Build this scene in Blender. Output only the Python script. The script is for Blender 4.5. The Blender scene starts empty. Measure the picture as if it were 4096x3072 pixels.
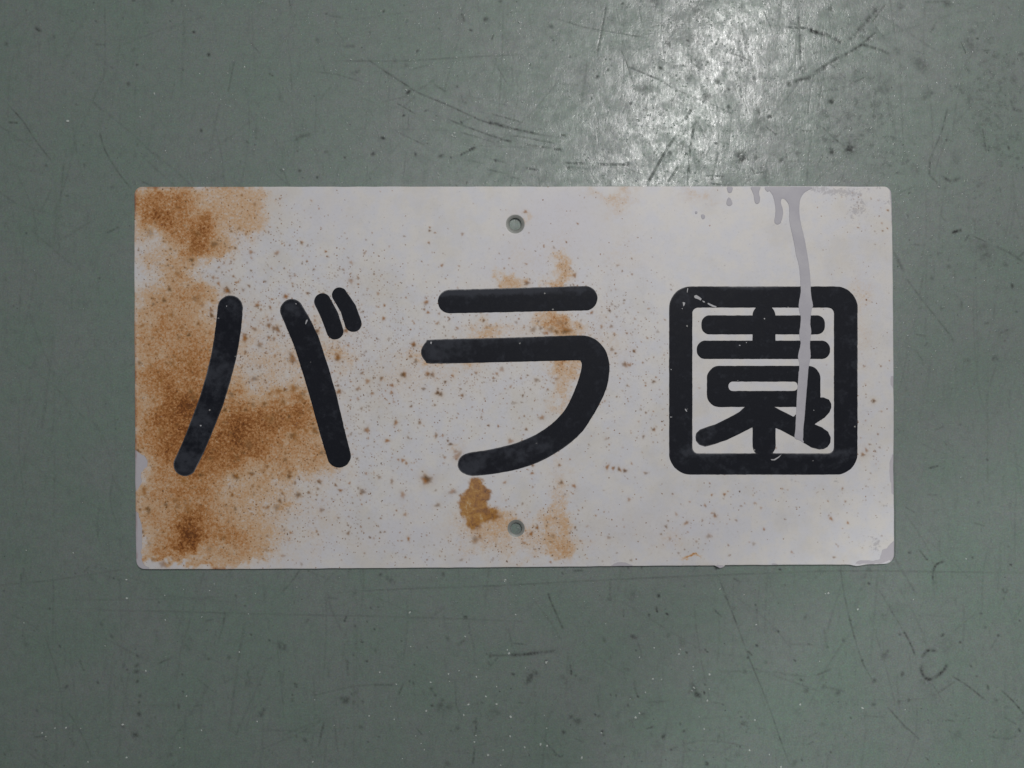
import bpy, math, random
import numpy as np
random.seed(7); rng = np.random.default_rng(11)

# ------------------------------------------------------------------ camera, world, lamps
S = 1e-4                      # one unit of my drawing coordinates = 0.1 mm (drawing is 4096 x 3072 units, y down)
D = 0.33                      # lens height above the floor
scene = bpy.context.scene
C = scene.collection
cam = bpy.data.cameras.new('camera'); cam.sensor_width = 36; cam.lens = 36*D/0.4096
cam.clip_start = 0.01; cam.clip_end = 50
co = bpy.data.objects.new('camera', cam); co.location = (0, 0, D); C.objects.link(co); scene.camera = co
scene.view_settings.view_transform = 'Standard'; scene.view_settings.look = 'None'
scene.view_settings.exposure = 0.0; scene.view_settings.gamma = 1.0
w = bpy.data.worlds.new('World'); scene.world = w; w.use_nodes = True
w.node_tree.nodes['Background'].inputs[0].default_value = (0.86, 0.95, 1.0, 1)
w.node_tree.nodes['Background'].inputs[1].default_value = 0.064

def lamp(name, loc, target, sx, sy, power, col):
    l = bpy.data.lights.new(name, 'AREA'); l.shape = 'RECTANGLE'; l.size = sx; l.size_y = sy
    l.energy = power; l.color = col
    o = bpy.data.objects.new(name, l); o.location = loc
    from mathutils import Vector
    d = Vector(target)-Vector(loc); q = d.to_track_quat('-Z', 'Y'); o.rotation_euler = q.to_euler()
    C.objects.link(o); return o
# fluorescent fitting ahead and to the right, and an added light over the sign, imitating lens vignetting
lamp('ceiling_lamp', (0.330, 0.52, 1.15), (0.1, 0.1, 0), 0.07, 0.40, 8.6, (1.0, 0.985, 0.97))
lamp('vignette_light', (-0.01, 0.10, 0.53), (0, 0.02, 0), 0.26, 0.26, 0.36, (0.97, 0.99, 1.0))
# spot added off to the left: its cone edge mimics a soft shadow step
sp = bpy.data.lights.new('shadow_step_spot', 'SPOT'); sp.energy = 50.0; sp.color = (0.97, 1.0, 0.97); sp.shadow_soft_size = 0.03
sp.spot_size = math.radians(14.2); sp.spot_blend = 0.09
so = bpy.data.objects.new('shadow_step_spot', sp); so.location = (-1.1, -0.4, 1.3)
from mathutils import Vector
so.rotation_euler = (Vector((0.344, -0.215, 0))-Vector(so.location)).to_track_quat('-Z', 'Y').to_euler(); C.objects.link(so)

# ------------------------------------------------------------------ helpers
def link(o, parent=None):
    C.objects.link(o); o.parent = parent; return o

def vnoise(px, py, scale, seed, octaves=3, ax=1.0, ay=1.0):
    """smooth value noise 0..1 at drawing coordinates"""
    r = np.zeros(np.shape(px)); tot = 0; amp = 1.0
    for k in range(octaves):
        g = np.random.default_rng(seed*31+k).random((256, 256))
        u = px/(scale*ax)*2**k+37.3*k+400; v = py/(scale*ay)*2**k+11.7*k+400
        i = np.floor(u).astype(int); j = np.floor(v).astype(int); fu = u-i; fv = v-j
        fu = fu*fu*(3-2*fu); fv = fv*fv*(3-2*fv)
        a = g[j % 256, i % 256]; b = g[j % 256, (i+1) % 256]; c = g[(j+1) % 256, i % 256]; d = g[(j+1) % 256, (i+1) % 256]
        r += amp*((a*(1-fu)+b*fu)*(1-fv)+(c*(1-fu)+d*fu)*fv); tot += amp; amp *= 0.5
    return r/tot

def poly_sdf(P):
    P = np.array(P, float); Q = np.roll(P, -1, axis=0)
    def f(x, y):
        d = np.full(np.shape(x), 1e18); inside = np.zeros(np.shape(x), bool)
        for (ax_, ay_), (bx, by) in zip(P, Q):
            ex, ey = bx-ax_, by-ay_; wx = x-ax_; wy = y-ay_
            t = np.clip((wx*ex+wy*ey)/max(ex*ex+ey*ey, 1e-9), 0, 1)
            d = np.minimum(d, (wx-t*ex)**2+(wy-t*ey)**2)
            if by != ay_:
                cnd = ((ay_ > y) != (by > y)) & (x < (bx-ax_)*(y-ay_)/(by-ay_)+ax_)
                inside ^= cnd
        return np.where(inside, -1, 1)*np.sqrt(d)
    return f
def stroke_sdf(pts):
    def f(x, y):
        d = np.full(np.shape(x), 1e9)
        for (a, b, r0), (c, e, r1) in zip(pts[:-1], pts[1:]):
            ex, ey = c-a, e-b
            t = np.clip(((x-a)*ex+(y-b)*ey)/max(ex*ex+ey*ey, 1e-9), 0, 1)
            d = np.minimum(d, np.hypot(x-a-t*ex, y-b-t*ey)-(r0+(r1-r0)*t))
        return d
    return f
def box_sdf(x0, y0, x1, y1, r):
    cx, cy, hx, hy = (x0+x1)/2, (y0+y1)/2, (x1-x0)/2-r, (y1-y0)/2-r
    def f(x, y):
        qx = np.abs(x-cx)-hx; qy = np.abs(y-cy)-hy
        return np.hypot(np.maximum(qx, 0), np.maximum(qy, 0))+np.minimum(np.maximum(qx, qy), 0)-r
    return f
def union(*fs): return lambda x, y: np.minimum.reduce([f(x, y) for f in fs])
def minus(f, *gs): return lambda x, y: np.maximum.reduce([f(x, y)]+[-g(x, y) for g in gs])
def rough(f, amp, scale, seed): return lambda x, y: f(x, y)+amp*(vnoise(x, y, scale, seed, 2)-0.5)*2
def spline(P, n=4, closed=True):
    P = np.array(P, float); out = []; N = len(P)
    for i in range(N if closed else N-1):
        if closed: p0, p1, p2, p3 = P[i-1], P[i], P[(i+1) % N], P[(i+2) % N]
        else: p0, p1, p2, p3 = P[max(i-1, 0)], P[i], P[i+1], P[min(i+2, N-1)]
        for k in range(n):
            t = k/n
            out.append(0.5*((2*p1)+(-p0+p2)*t+(2*p0-5*p1+4*p2-p3)*t*t+(-p0+3*p1-3*p2+p3)*t**3))
    if not closed: out.append(P[-1])
    return out
def crop(ox, oy, s, P): return [(ox+x/s, oy+y/s) for x, y in P]

def warp(px, py):
    """the plate is a little bent: its right side and top right corner stand off the floor (metres)"""
    u = np.clip((px-540)/3030, 0, 1); v = np.clip((py-748)/1520, 0, 1)
    return 0.00012+0.0007*u**3*(1-0.7*v)+0.00025*u*(1-v)+0.0002*(1-u)**4*v

def set_attrs(me, px, py, attrs):
    for k, f in attrs.items():
        a = me.attributes.new(k, 'FLOAT', 'POINT'); a.data.foreach_set('value', np.asarray(f(px, py), dtype=np.float32))

def sheet(name, sdf, bbox, step, z_top, rings, mat, attrs={}, parent=None, warped=True, crown=None):
    """solid sheet with the outline sdf=0: fine quads on top whose rim is pulled onto the outline, then the rings
    (outward offset, depth) that carry the side down"""
    x0, y0, x1, y1 = bbox
    xs = np.arange(x0, x1+step, step); ys = np.arange(y0, y1+step, step)
    X, Y = np.meshgrid(xs, ys); nx, ny = len(xs), len(ys)
    cx = (X[:-1, :-1]+step/2); cy = (Y[:-1, :-1]+step/2)
    ins = sdf(cx, cy) < 0
    j, i = np.nonzero(ins); v00 = j*nx+i
    quads = np.stack([v00, v00+nx, v00+nx+1, v00+1], 1)
    used, inv = np.unique(quads, return_inverse=True); quads = inv.reshape(-1, 4)
    px = X.ravel()[used].astype(float); py = Y.ravel()[used].astype(float)
    E = np.concatenate([quads[:, [0, 1]], quads[:, [1, 2]], quads[:, [2, 3]], quads[:, [3, 0]]])
    key = np.sort(E, 1); key = key[:, 0].astype(np.int64)*len(px)+key[:, 1]
    _, idx, cnt = np.unique(key, return_index=True, return_counts=True)
    B = E[idx[cnt == 1]]
    bv = np.unique(B)
    def grad(x, y):
        e = 0.7; gx = (sdf(x+e, y)-sdf(x-e, y))/(2*e); gy = (sdf(x, y+e)-sdf(x, y-e))/(2*e)
        n = np.hypot(gx, gy)+1e-6; return gx/n, gy/n
    for _ in range(3):
        gx, gy = grad(px[bv], py[bv]); d = np.clip(sdf(px[bv], py[bv]), -step*1.2, step*1.2)
        px[bv] -= gx*d; py[bv] -= gy*d
    gx, gy = grad(px[bv], py[bv])
    N0 = len(px); top = np.full(N0, z_top)
    if crown is not None:
        dd = np.clip(-sdf(px, py), 0, crown[0])/crown[0]; top = z_top+crown[1]*(np.sqrt(dd)) 
        top[bv] = z_top
    allx, ally, allz = [px], [py], [top]
    remap = np.zeros(N0, int); remap[bv] = np.arange(len(bv))
    faces = [quads]; prev = B.copy(); base = N0
    for (off, dep) in rings:
        allx.append(px[bv]+gx*off); ally.append(py[bv]+gy*off); allz.append(np.full(len(bv), z_top-dep))
        cur = remap[B]+base
        faces.append(np.stack([prev[:, 1], prev[:, 0], cur[:, 0], cur[:, 1]], 1)); prev = cur; base += len(bv)
    px = np.concatenate(allx); py = np.concatenate(ally); pz = np.concatenate(allz)
    if warped: pz = pz+warp(px, py)
    k = (D-pz)/D
    if not warped: k = np.ones_like(k)
    co_ = np.stack([(px-2048)*S*k, (1536-py)*S*k, pz], 1)
    F = np.concatenate(faces)
    me = bpy.data.meshes.new(name)
    me.vertices.add(len(px)); me.vertices.foreach_set('co', co_.ravel().astype(np.float32))
    me.loops.add(F.size); me.loops.foreach_set('vertex_index', F.ravel().astype(np.int32))
    me.polygons.add(len(F)); me.polygons.foreach_set('loop_start', (np.arange(len(F))*4).astype(np.int32))
    me.update(calc_edges=True); me.validate()
    me.polygons.foreach_set('use_smooth', np.ones(len(me.polygons), bool))
    set_attrs(me, px, py, attrs)
    me.materials.append(mat)
    o = bpy.data.objects.new(name, me); link(o, parent); return o

# ------------------------------------------------------------------ material helper
class Mat:
    def __init__(s, name):
        s.m = bpy.data.materials.new(name); s.m.use_nodes = True; s.t = s.m.node_tree
        s.n = s.t.nodes; s.b = s.n['Principled BSDF']
        tc = s.n.new('ShaderNodeTexCoord')
        vm = s.n.new('ShaderNodeVectorMath'); vm.operation = 'SCALE'; vm.inputs['Scale'].default_value = 1000
        s.t.links.new(tc.outputs['Object'], vm.inputs[0]); s.mm = vm.outputs[0]      # coordinates in mm
    def L(s, a, b):
        if hasattr(a, 'is_output') or isinstance(a, bpy.types.NodeSocket): s.t.links.new(a, b)
        else: b.default_value = a
    def attr(s, k):
        a = s.n.new('ShaderNodeAttribute'); a.attribute_name = k; return a.outputs['Fac']
    def math(s, op, a, b=0.0, c=0.0, clamp=False):
        n = s.n.new('ShaderNodeMath'); n.operation = op; n.use_clamp = clamp
        for v, i in zip((a, b, c), n.inputs): s.L(v, i)
        return n.outputs[0]
    def stretch(s, v, sc):
        n = s.n.new('ShaderNodeVectorMath'); n.operation = 'MULTIPLY'; s.L(v, n.inputs[0]); n.inputs[1].default_value = sc; return n.outputs[0]
    def noise(s, scale, detail=3, rough=0.55, vec=None, dist=0.0, color=False):
        n = s.n.new('ShaderNodeTexNoise'); s.L(vec or s.mm, n.inputs['Vector'])
        n.inputs['Scale'].default_value = scale; n.inputs['Detail'].default_value = detail
        n.inputs['Roughness'].default_value = rough; n.inputs['Distortion'].default_value = dist
        return n.outputs['Color' if color else 'Fac']
    def voro(s, scale, vec=None, feature='F1'):
        n = s.n.new('ShaderNodeTexVoronoi'); n.feature = feature; s.L(vec or s.mm, n.inputs['Vector']); n.inputs['Scale'].default_value = scale
        return n.outputs['Distance'], n.outputs.get('Color')
    def rng(s, v, a, b, c=0.0, d=1.0, smooth=True):
        n = s.n.new('ShaderNodeMapRange'); n.interpolation_type = 'SMOOTHSTEP' if smooth else 'LINEAR'
        s.L(v, n.inputs['Value'])
        for k, q in zip(('From Min', 'From Max', 'To Min', 'To Max'), (a, b, c, d)): s.L(q, n.inputs[k])
        return n.outputs['Result']
    def mix(s, f, a, b, mode='MIX'):
        n = s.n.new('ShaderNodeMix'); n.data_type = 'RGBA'; n.blend_type = mode
        s.L(f, n.inputs[0])
        for v, i in ((a, n.inputs[6]), (b, n.inputs[7])):
            if isinstance(v, tuple): v = v if len(v) == 4 else (*v, 1)
            s.L(v, i)
        return n.outputs[2]
    def ramp(s, f, stops):
        n = s.n.new('ShaderNodeValToRGB'); s.L(f, n.inputs[0]); e = n.color_ramp.elements
        while len(e) < len(stops): e.new(0.5)
        for k, (p, c) in zip(e, stops): k.position = p; k.color = (*c, 1)
        return n.outputs[0]
    def sepx(s, c):
        n = s.n.new('ShaderNodeSeparateColor'); s.L(c, n.inputs[0]); return n.outputs
    def addv(s, a, b, k):
        n = s.n.new('ShaderNodeVectorMath'); n.operation = 'MULTIPLY_ADD'; s.L(b, n.inputs[0]); n.inputs[1].default_value = (k, k, k); s.L(a, n.inputs[2]); return n.outputs[0]
    def bump(s, h, strength, dist, normal=None):
        n = s.n.new('ShaderNodeBump'); n.inputs['Strength'].default_value = strength; n.inputs['Distance'].default_value = dist
        s.L(h, n.inputs['Height'])
        if normal is not None: s.L(normal, n.inputs['Normal'])
        return n.outputs[0]
    def out(s, col, rgh, normal=None, spec=0.5, metal=0.0):
        s.L(col if not isinstance(col, tuple) else (*col, 1), s.b.inputs['Base Color']); s.L(rgh, s.b.inputs['Roughness'])
        s.L(spec, s.b.inputs['Specular IOR Level']); s.L(metal, s.b.inputs['Metallic'])
        if normal is not None: s.L(normal, s.b.inputs['Normal'])
        return s.m

def blobs(lst, x, y):
    """sum of soft elliptical patches (cx, cy, rx, ry, amount)"""
    r = np.zeros(np.shape(x))
    for cx, cy, rx, ry, a in lst:
        r = r+a*np.exp(-(((x-cx)/rx)**2+((y-cy)/ry)**2)*0.9)
    return r

# ------------------------------------------------------------------ the floor
# scratches: list of (points in drawing coordinates, half width, darkness)
SC = []
def sc(ox, oy, s, wd, a, *P): SC.append((spline(crop(ox, oy, s, P), 6, False), wd, a))
q = (0, 0, 2.011)
sc(*q, 3.5, .55, (65, 845), (180, 970), (290, 1135), (410, 1290)); sc(*q, 3.5, .5, (800, 1060), (850, 1220), (960, 1400), (1060, 1520))
sc(*q, 3, .45, (1885, 490), (1858, 620), (1835, 740)); sc(*q, 5, .22, (1770, 820), (1730, 1000), (1700, 1160)); sc(*q, 4, .3, (510, 1320), (495, 1500), (480, 1650))
sc(*q, 3, .3, (115, 1125), (270, 1130)); sc(*q, 3, .25, (2010, 330), (2090, 430)); sc(*q, 3, .25, (1080, 480), (1050, 570)); sc(*q, 6, .12, (920, 640), (860, 800), (800, 1050))
q = (1000, 0, 2.011)
sc(*q, 3, .4, (690, 490), (1200, 490), (1560, 470), (2190, 435)); sc(*q, 3.5, .6, (945, 475), (1080, 570), (1250, 680), (1350, 745), (1580, 840), (1750, 920), (1910, 985), (2212, 1060), (2510, 1110))
sc(*q, 6, .5, (1080, 572), (1160, 625)); sc(*q, 6, .35, (1190, 640), (1250, 680)); sc(*q, 7, .7, (1912, 985), (1990, 1000), (2080, 1025)); sc(*q, 3.5, .8, (2080, 1025), (2290, 1072))
sc(*q, 3, .55, (1180, 830), (1330, 915)); sc(*q, 3.5, .6, (1590, 960), (1880, 1070), (2100, 1140)); sc(*q, 3, .45, (1700, 1065), (1960, 1145)); sc(*q, 3, .4, (1180, 1060), (1400, 1165))
sc(*q, 4.5, .95, (1690, 1248), (1760, 1210)); sc(*q, 6, 1.0, (1760, 1210), (1812, 1183)); sc(*q, 6, .6, (1700, 110), (1722, 172)); sc(*q, 9, .4, (365, 1130), (420, 1095), (490, 1080))
sc(*q, 7, .4, (750, 378), (790, 370), (830, 372)); sc(*q, 6, .35, (800, 590), (850, 580), (885, 568)); sc(*q, 3, .28, (1260, 1200), (1225, 1460)); sc(*q, 4, .4, (1480, 680), (1580, 740)); sc(*q, 5, .3, (1670, 810), (1740, 830))
sc(*q, 3, .3, (0, 340), (80, 430)); sc(*q, 3, .3, (1980, 460), (1950, 600)); sc(*q, 3, .4, (1990, 540), (2070, 680)); sc(*q, 3, .45, (1940, 915), (2212, 990)); sc(*q, 3, .5, (2110, 1090), (2212, 1105), (2440, 1150))
sc(*q, 3, .35, (325, 580), (335, 720)); sc(*q, 3, .25, (670, 230), (760, 330)); sc(*q, 3, .2, (700, 400), (770, 470)); sc(*q, 3, .3, (1060, 820), (1330, 760)); sc(*q, 3, .3, (1330, 740), (1480, 640)); sc(*q, 3, .35, (530, 580), (700, 600), (900, 660)); sc(*q, 4, .25, (340, 0), (320, 110)); sc(*q, 3, .25, (530, 760), (525, 1100)); sc(*q, 3, .35, (1230, 860), (1330, 770)); sc(*q, 3, .3, (1700, 980), (1790, 940))
sc(*q, 3, .3, (585, 1300), (587, 1410)); sc(*q, 4, .2, (50, 900), (45, 1120)); sc(*q, 3, .3, (1730, 1290), (1880, 1310)); sc(*q, 3, .4, (1900, 1360), (2050, 1395)); sc(*q, 3, .4, (1940, 1280), (2060, 1310)); sc(*q, 4, .4, (2100, 1420), (2212, 1455))
q = (2000, 0, 2.011)
sc(*q, 4.5, .55, (855, 30), (825, 200), (780, 430)); sc(*q, 6, .22, (700, 500), (640, 900)); sc(*q, 3, .4, (460, 150), (700, 220), (1180, 300)); sc(*q, 3.5, .4, (970, 400), (1020, 520), (1060, 650)); sc(*q, 3, .6, (1020, 530), (1280, 640))
sc(*q, 3, .35, (1280, 640), (1460, 740), (1700, 840), (1900, 930)); sc(*q, 3.5, .5, (1850, 420), (2050, 500)); sc(*q, 4, .8, (1540, 880), (1490, 960)); sc(*q, 3, .6, (1570, 980), (1530, 1200), (1510, 1500)); sc(*q, 4, .8, (1410, 1100), (1330, 1220), (1180, 1490))
sc(*q, 3, .6, (1440, 1330), (1350, 1470)); sc(*q, 3, .5, (1300, 1150), (1230, 1240)); sc(*q, 8, .3, (1320, 860), (1260, 1090)); sc(*q, 4, .45, (1760, 1230), (1735, 1340), (1700, 1480)); sc(*q, 4, .7, (520, 1310), (690, 1315)); sc(*q, 3.5, .7, (780, 1322), (1030, 1325)); sc(*q, 3.5, .7, (205, 1350), (310, 1370)); sc(*q, 4, .8, (430, 1197), (490, 1203))
sc(*q, 3.5, .6, (490, 1087), (525, 1087)); sc(*q, 4, .7, (0, 1120), (90, 1138)); sc(*q, 4, .5, (200, 1160), (400, 1190)); sc(*q, 3, .3, (1900, 140), (1960, 30)); sc(*q, 7, .35, (1100, 0), (1250, 5)); sc(*q, 3, .5, (1600, 0), (1580, 60)); sc(*q, 3, .3, (1200, 220), (1280, 200), (1500, 190)); sc(*q, 3, .3, (1420, 160), (1370, 250)); sc(*q, 3, .4, (1995, 300), (1975, 400))
sc(*q, 4, .4, (1540, 370), (1530, 660)); sc(*q, 3, .3, (2130, 100), (2212, 300)); sc(*q, 3, .4, (1380, 525), (1600, 530)); sc(*q, 3, .35, (1200, 1040), (1400, 1030)); sc(*q, 4, .35, (1600, 1000), (1660, 1120)); sc(*q, 3, .6, (1700, 1480), (1800, 1490)); sc(*q, 3, .5, (1650, 1415), (1800, 1422)); sc(*q, 4, .6, (2040, 1400), (2130, 1390)); sc(*q, 4, .6, (2020, 1350), (2060, 1400))
q = (3000, 0, 1.106)
sc(*q, 4, .6, (165, 120), (260, 125)); sc(*q, 9, .85, (262, 130), (300, 145), (345, 155)); sc(*q, 8, .6, (345, 155), (410, 190)); sc(*q, 6, .6, (490, 195), (560, 215), (620, 240)); sc(*q, 10, .55, (570, 30), (520, 90), (440, 180)); sc(*q, 4, .6, (600, 20), (540, 100))
sc(*q, 6, .7, (560, 140), (490, 200), (400, 255)); sc(*q, 7, .7, (400, 250), (280, 325)); sc(*q, 8, .85, (205, 360), (235, 350), (270, 342)); sc(*q, 5, .6, (270, 340), (340, 300)); sc(*q, 5, .55, (215, 60), (222, 180), (226, 265)); sc(*q, 4, .5, (875, 480), (850, 580), (820, 650))
sc(*q, 3, .45, (820, 650), (800, 700)); sc(*q, 4, .6, (1030, 570), (1045, 670)); sc(*q, 6, .95, (895, 1030), (935, 1017)); sc(*q, 4, .6, (970, 1040), (950, 1067)); sc(*q, 6, .5, (640, 1120), (680, 1200)); sc(*q, 4, .4, (690, 1230), (780, 1350), (900, 1500)); sc(*q, 5, .5, (800, 700), (795, 770), (830, 810)); sc(*q, 8, .5, (850, 780), (890, 802), (925, 790))
sc(*q, 6, .5, (1090, 1090), (1150, 1120), (1212, 1160)); sc(*q, 7, .5, (1155, 445), (1170, 485), (1205, 490)); sc(*q, 4, .45, (320, 560), (360, 600), (420, 650)); sc(*q, 4, .35, (770, 1200), (760, 1260), (750, 1310)); sc(*q, 4, .45, (180, 100), (215, 110)); sc(*q, 4, .3, (320, 370), (300, 500)); sc(*q, 4, .35, (830, 90), (800, 145)); sc(*q, 3, .35, (650, 860), (730, 825)); sc(*q, 4, .5, (1185, 1140), (1212, 1120)); sc(*q, 4, .4, (1000, 440), (1040, 440)); sc(*q, 4, .4, (850, 0), (900, 20)); sc(*q, 5, .4, (770, 10), (880, 5))
q = (0, 2200, 1.903)
sc(*q, 3, .3, (0, 270), (400, 230), (600, 200), (1000, 140)); sc(*q, 4, .4, (160, 180), (160, 290)); sc(*q, 3.5, .4, (405, 220), (408, 400)); sc(*q, 3, .22, (405, 400), (400, 690)); sc(*q, 3.5, .6, (1712, 470), (1700, 570)); sc(*q, 3, .35, (1700, 570), (1660, 700)); sc(*q, 6, .25, (1870, 540), (1820, 800), (1740, 1400))
sc(*q, 3, .3, (700, 460), (1400, 470), (2090, 490), (2830, 505), (3500, 525), (4000, 545)); sc(*q, 3, .3, (1500, 980), (1640, 1090)); sc(*q, 5, .3, (1560, 545), (1620, 528)); sc(*q, 3, .2, (520, 380), (1200, 375), (1900, 350)); sc(*q, 5, .15, (430, 1100), (430, 1650)); sc(*q, 5, .15, (820, 1190), (1400, 1180)); sc(*q, 3, .2, (680, 200), (720, 240)); sc(*q, 3, .2, (1970, 1180), (1910, 1220)); sc(*q, 4, .2, (740, 570), (850, 490))
q = (1000, 2200, 1.903)
sc(*q, 3, .5, (380, 150), (320, 235), (240, 330)); sc(*q, 3, .4, (580, 330), (1100, 300), (1700, 280), (2093, 262), (2600, 235), (3000, 215), (4000, 175), (4700, 160), (6080, 180)); sc(*q, 4, .75, (735, 505), (718, 540)); sc(*q, 3, .3, (760, 430), (735, 505)); sc(*q, 3, .3, (640, 170), (560, 260)); sc(*q, 3, .3, (2020, 170), (1990, 190))
sc(*q, 4, .6, (1840, 803), (1960, 803)); sc(*q, 7, .75, (1960, 800), (2093, 795), (2200, 780)); sc(*q, 6, .6, (2200, 780), (2320, 768)); sc(*q, 3, .4, (470, 1110), (560, 1090), (640, 1070)); sc(*q, 3, .3, (640, 1070), (780, 1040), (930, 1027)); sc(*q, 3.5, .55, (930, 1027), (1090, 1027)); sc(*q, 4, .6, (565, 1310), (540, 1410), (520, 1500)); sc(*q, 3, .3, (60, 1530), (360, 1400), (560, 1290)); sc(*q, 4, .5, (1722, 1270), (1720, 1400)); sc(*q, 4.5, .6, (1710, 1500), (1695, 1630)); sc(*q, 5, .45, (740, 850), (745, 960))
sc(*q, 4, .3, (590, 890), (600, 960)); sc(*q, 3, .15, (790, 560), (790, 1650)); sc(*q, 4, .3, (1965, 600), (2000, 740)); sc(*q, 3, .3, (1180, 460), (1290, 470)); sc(*q, 3, .35, (1380, 1060), (1410, 1110)); sc(*q, 3, .35, (1560, 1000), (1570, 1180), (1600, 1250)); sc(*q, 5, .25, (600, 340), (620, 450), (700, 620)); sc(*q, 4, .5, (1760, 1160), (1775, 1165)); sc(*q, 6, .45, (1580, 725), (1635, 685)); sc(*q, 3, .3, (1400, 500), (1480, 440)); sc(*q, 4, .25, (260, 900), (240, 1050)); sc(*q, 6, .5, (1830, 790), (1828, 820)); sc(*q, 5, .35, (1815, 850), (1825, 880))
q = (2000, 2200, 1.903)
sc(*q, 4, .8, (365, 330), (390, 400)); sc(*q, 4.5, .65, (390, 400), (440, 510), (480, 605)); sc(*q, 3, .5, (1650, 170), (1730, 380), (1800, 560), (1900, 830), (2043, 1180), (2133, 1440), (2215, 1660)); sc(*q, 4, .75, (1710, 340), (1732, 385)); sc(*q, 4, .9, (1190, 435), (1197, 475)); sc(*q, 4, .7, (533, 870), (545, 940)); sc(*q, 5, .4, (1020, 980), (1030, 1060), (1050, 1115)); sc(*q, 5, .35, (1120, 1160), (1290, 1150))
sc(*q, 4, .45, (330, 1440), (370, 1490)); sc(*q, 4, .5, (370, 1490), (450, 1570), (480, 1560)); sc(*q, 4, .3, (570, 1435), (650, 1470)); sc(*q, 4, .5, (1077, 125), (1079, 140)); sc(*q, 5, .3, (930, 900), (990, 915)); sc(*q, 3, .3, (740, 1100), (760, 1220)); sc(*q, 3, .3, (300, 1560), (450, 1555)); sc(*q, 3, .25, (1665, 890), (1690, 930), (1850, 915)); sc(*q, 5, .3, (1620, 1160), (1680, 1170)); sc(*q, 3, .3, (1280, 1520), (1560, 1450), (1900, 1500)); sc(*q, 5, .3, (840, 240), (835, 380)); sc(*q, 4, .3, (910, 130), (915, 220)); sc(*q, 4, .35, (940, 450), (940, 500)); sc(*q, 4, .3, (1050, 700), (1075, 790))
q = (3000, 2200, 1.902)
sc(*q, 3, .5, (690, 120), (710, 300), (780, 610), (860, 860), (945, 1010)); sc(*q, 3, .35, (980, 300), (1080, 470), (1170, 620)); sc(*q, 4, .7, (1170, 620), (1215, 700), (1255, 800)); sc(*q, 4.5, .9, (1475, 88), (1420, 110), (1392, 160)); sc(*q, 4, .7, (1392, 160), (1390, 230)); sc(*q, 3.5, .55, (1050, 1200), (1170, 1330), (1290, 1440)); sc(*q, 3.5, .6, (1540, 960), (1650, 1030), (1790, 1140)); sc(*q, 3, .45, (1560, 1000), (1420, 1095)); sc(*q, 4, .65, (1915, 1070), (2010, 1160), (2085, 1250))
sc(*q, 6, .8, (1415, 768), (1350, 768), (1310, 815)); sc(*q, 7, .95, (1318, 865), (1303, 910), (1325, 965), (1365, 985), (1430, 955), (1480, 905), (1500, 875)); sc(*q, 6, .4, (1810, 1415), (1900, 1430), (1960, 1435), (2030, 1415)); sc(*q, 5, .4, (565, 600), (587, 750)); sc(*q, 4, .3, (230, 940), (430, 965)); sc(*q, 5, .3, (1100, 60), (1170, 180), (1260, 330)); sc(*q, 4, .5, (1290, 0), (1345, 72)); sc(*q, 3, .3, (1500, 1370), (1640, 1450)); sc(*q, 5, .3, (560, 1040), (720, 1075)); sc(*q, 4, .5, (895, 250), (915, 258)); sc(*q, 3, .3, (1080, 1190), (1150, 1150), (1340, 1130)); sc(*q, 3, .25, (420, 1400), (400, 1520)); sc(*q, 3, .5, (1150, 1320), (1200, 1370)); sc(*q, 5, .25, (880, 150), (870, 260), (820, 330)); sc(*q, 3, .3, (1380, 1000), (1450, 1120), (1480, 1160))
# faint hairlines everywhere, mostly upright or nearly so
for k in range(950):
    x, y = rng.uniform(-200, 4296), rng.uniform(-200, 3272)
    a = rng.normal(0, .18) if rng.random() < .62 else rng.uniform(-1.6, 1.6)
    ln = rng.uniform(60, 420); dx, dy = math.sin(a)*ln, math.cos(a)*ln; bend = rng.normal(0, ln*.04)
    SC.append((spline([(x, y), (x+dx/2+bend, y+dy/2), (x+dx, y+dy)], 4, False), rng.uniform(2.2, 4.5), rng.uniform(.06, .26)))
for k in range(170):      # short nicks, denser to the right
    x = 4200*(1-rng.random()**1.8) if rng.random() < .7 else rng.uniform(0, 4200); y = rng.uniform(-50, 3150)
    a = rng.uniform(-1.6, 1.6); ln = rng.uniform(8, 60)
    SC.append(([(x, y), (x+math.sin(a)*ln, y+math.cos(a)*ln)], rng.uniform(2.5, 4.5), rng.uniform(.25, .7)))
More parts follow.
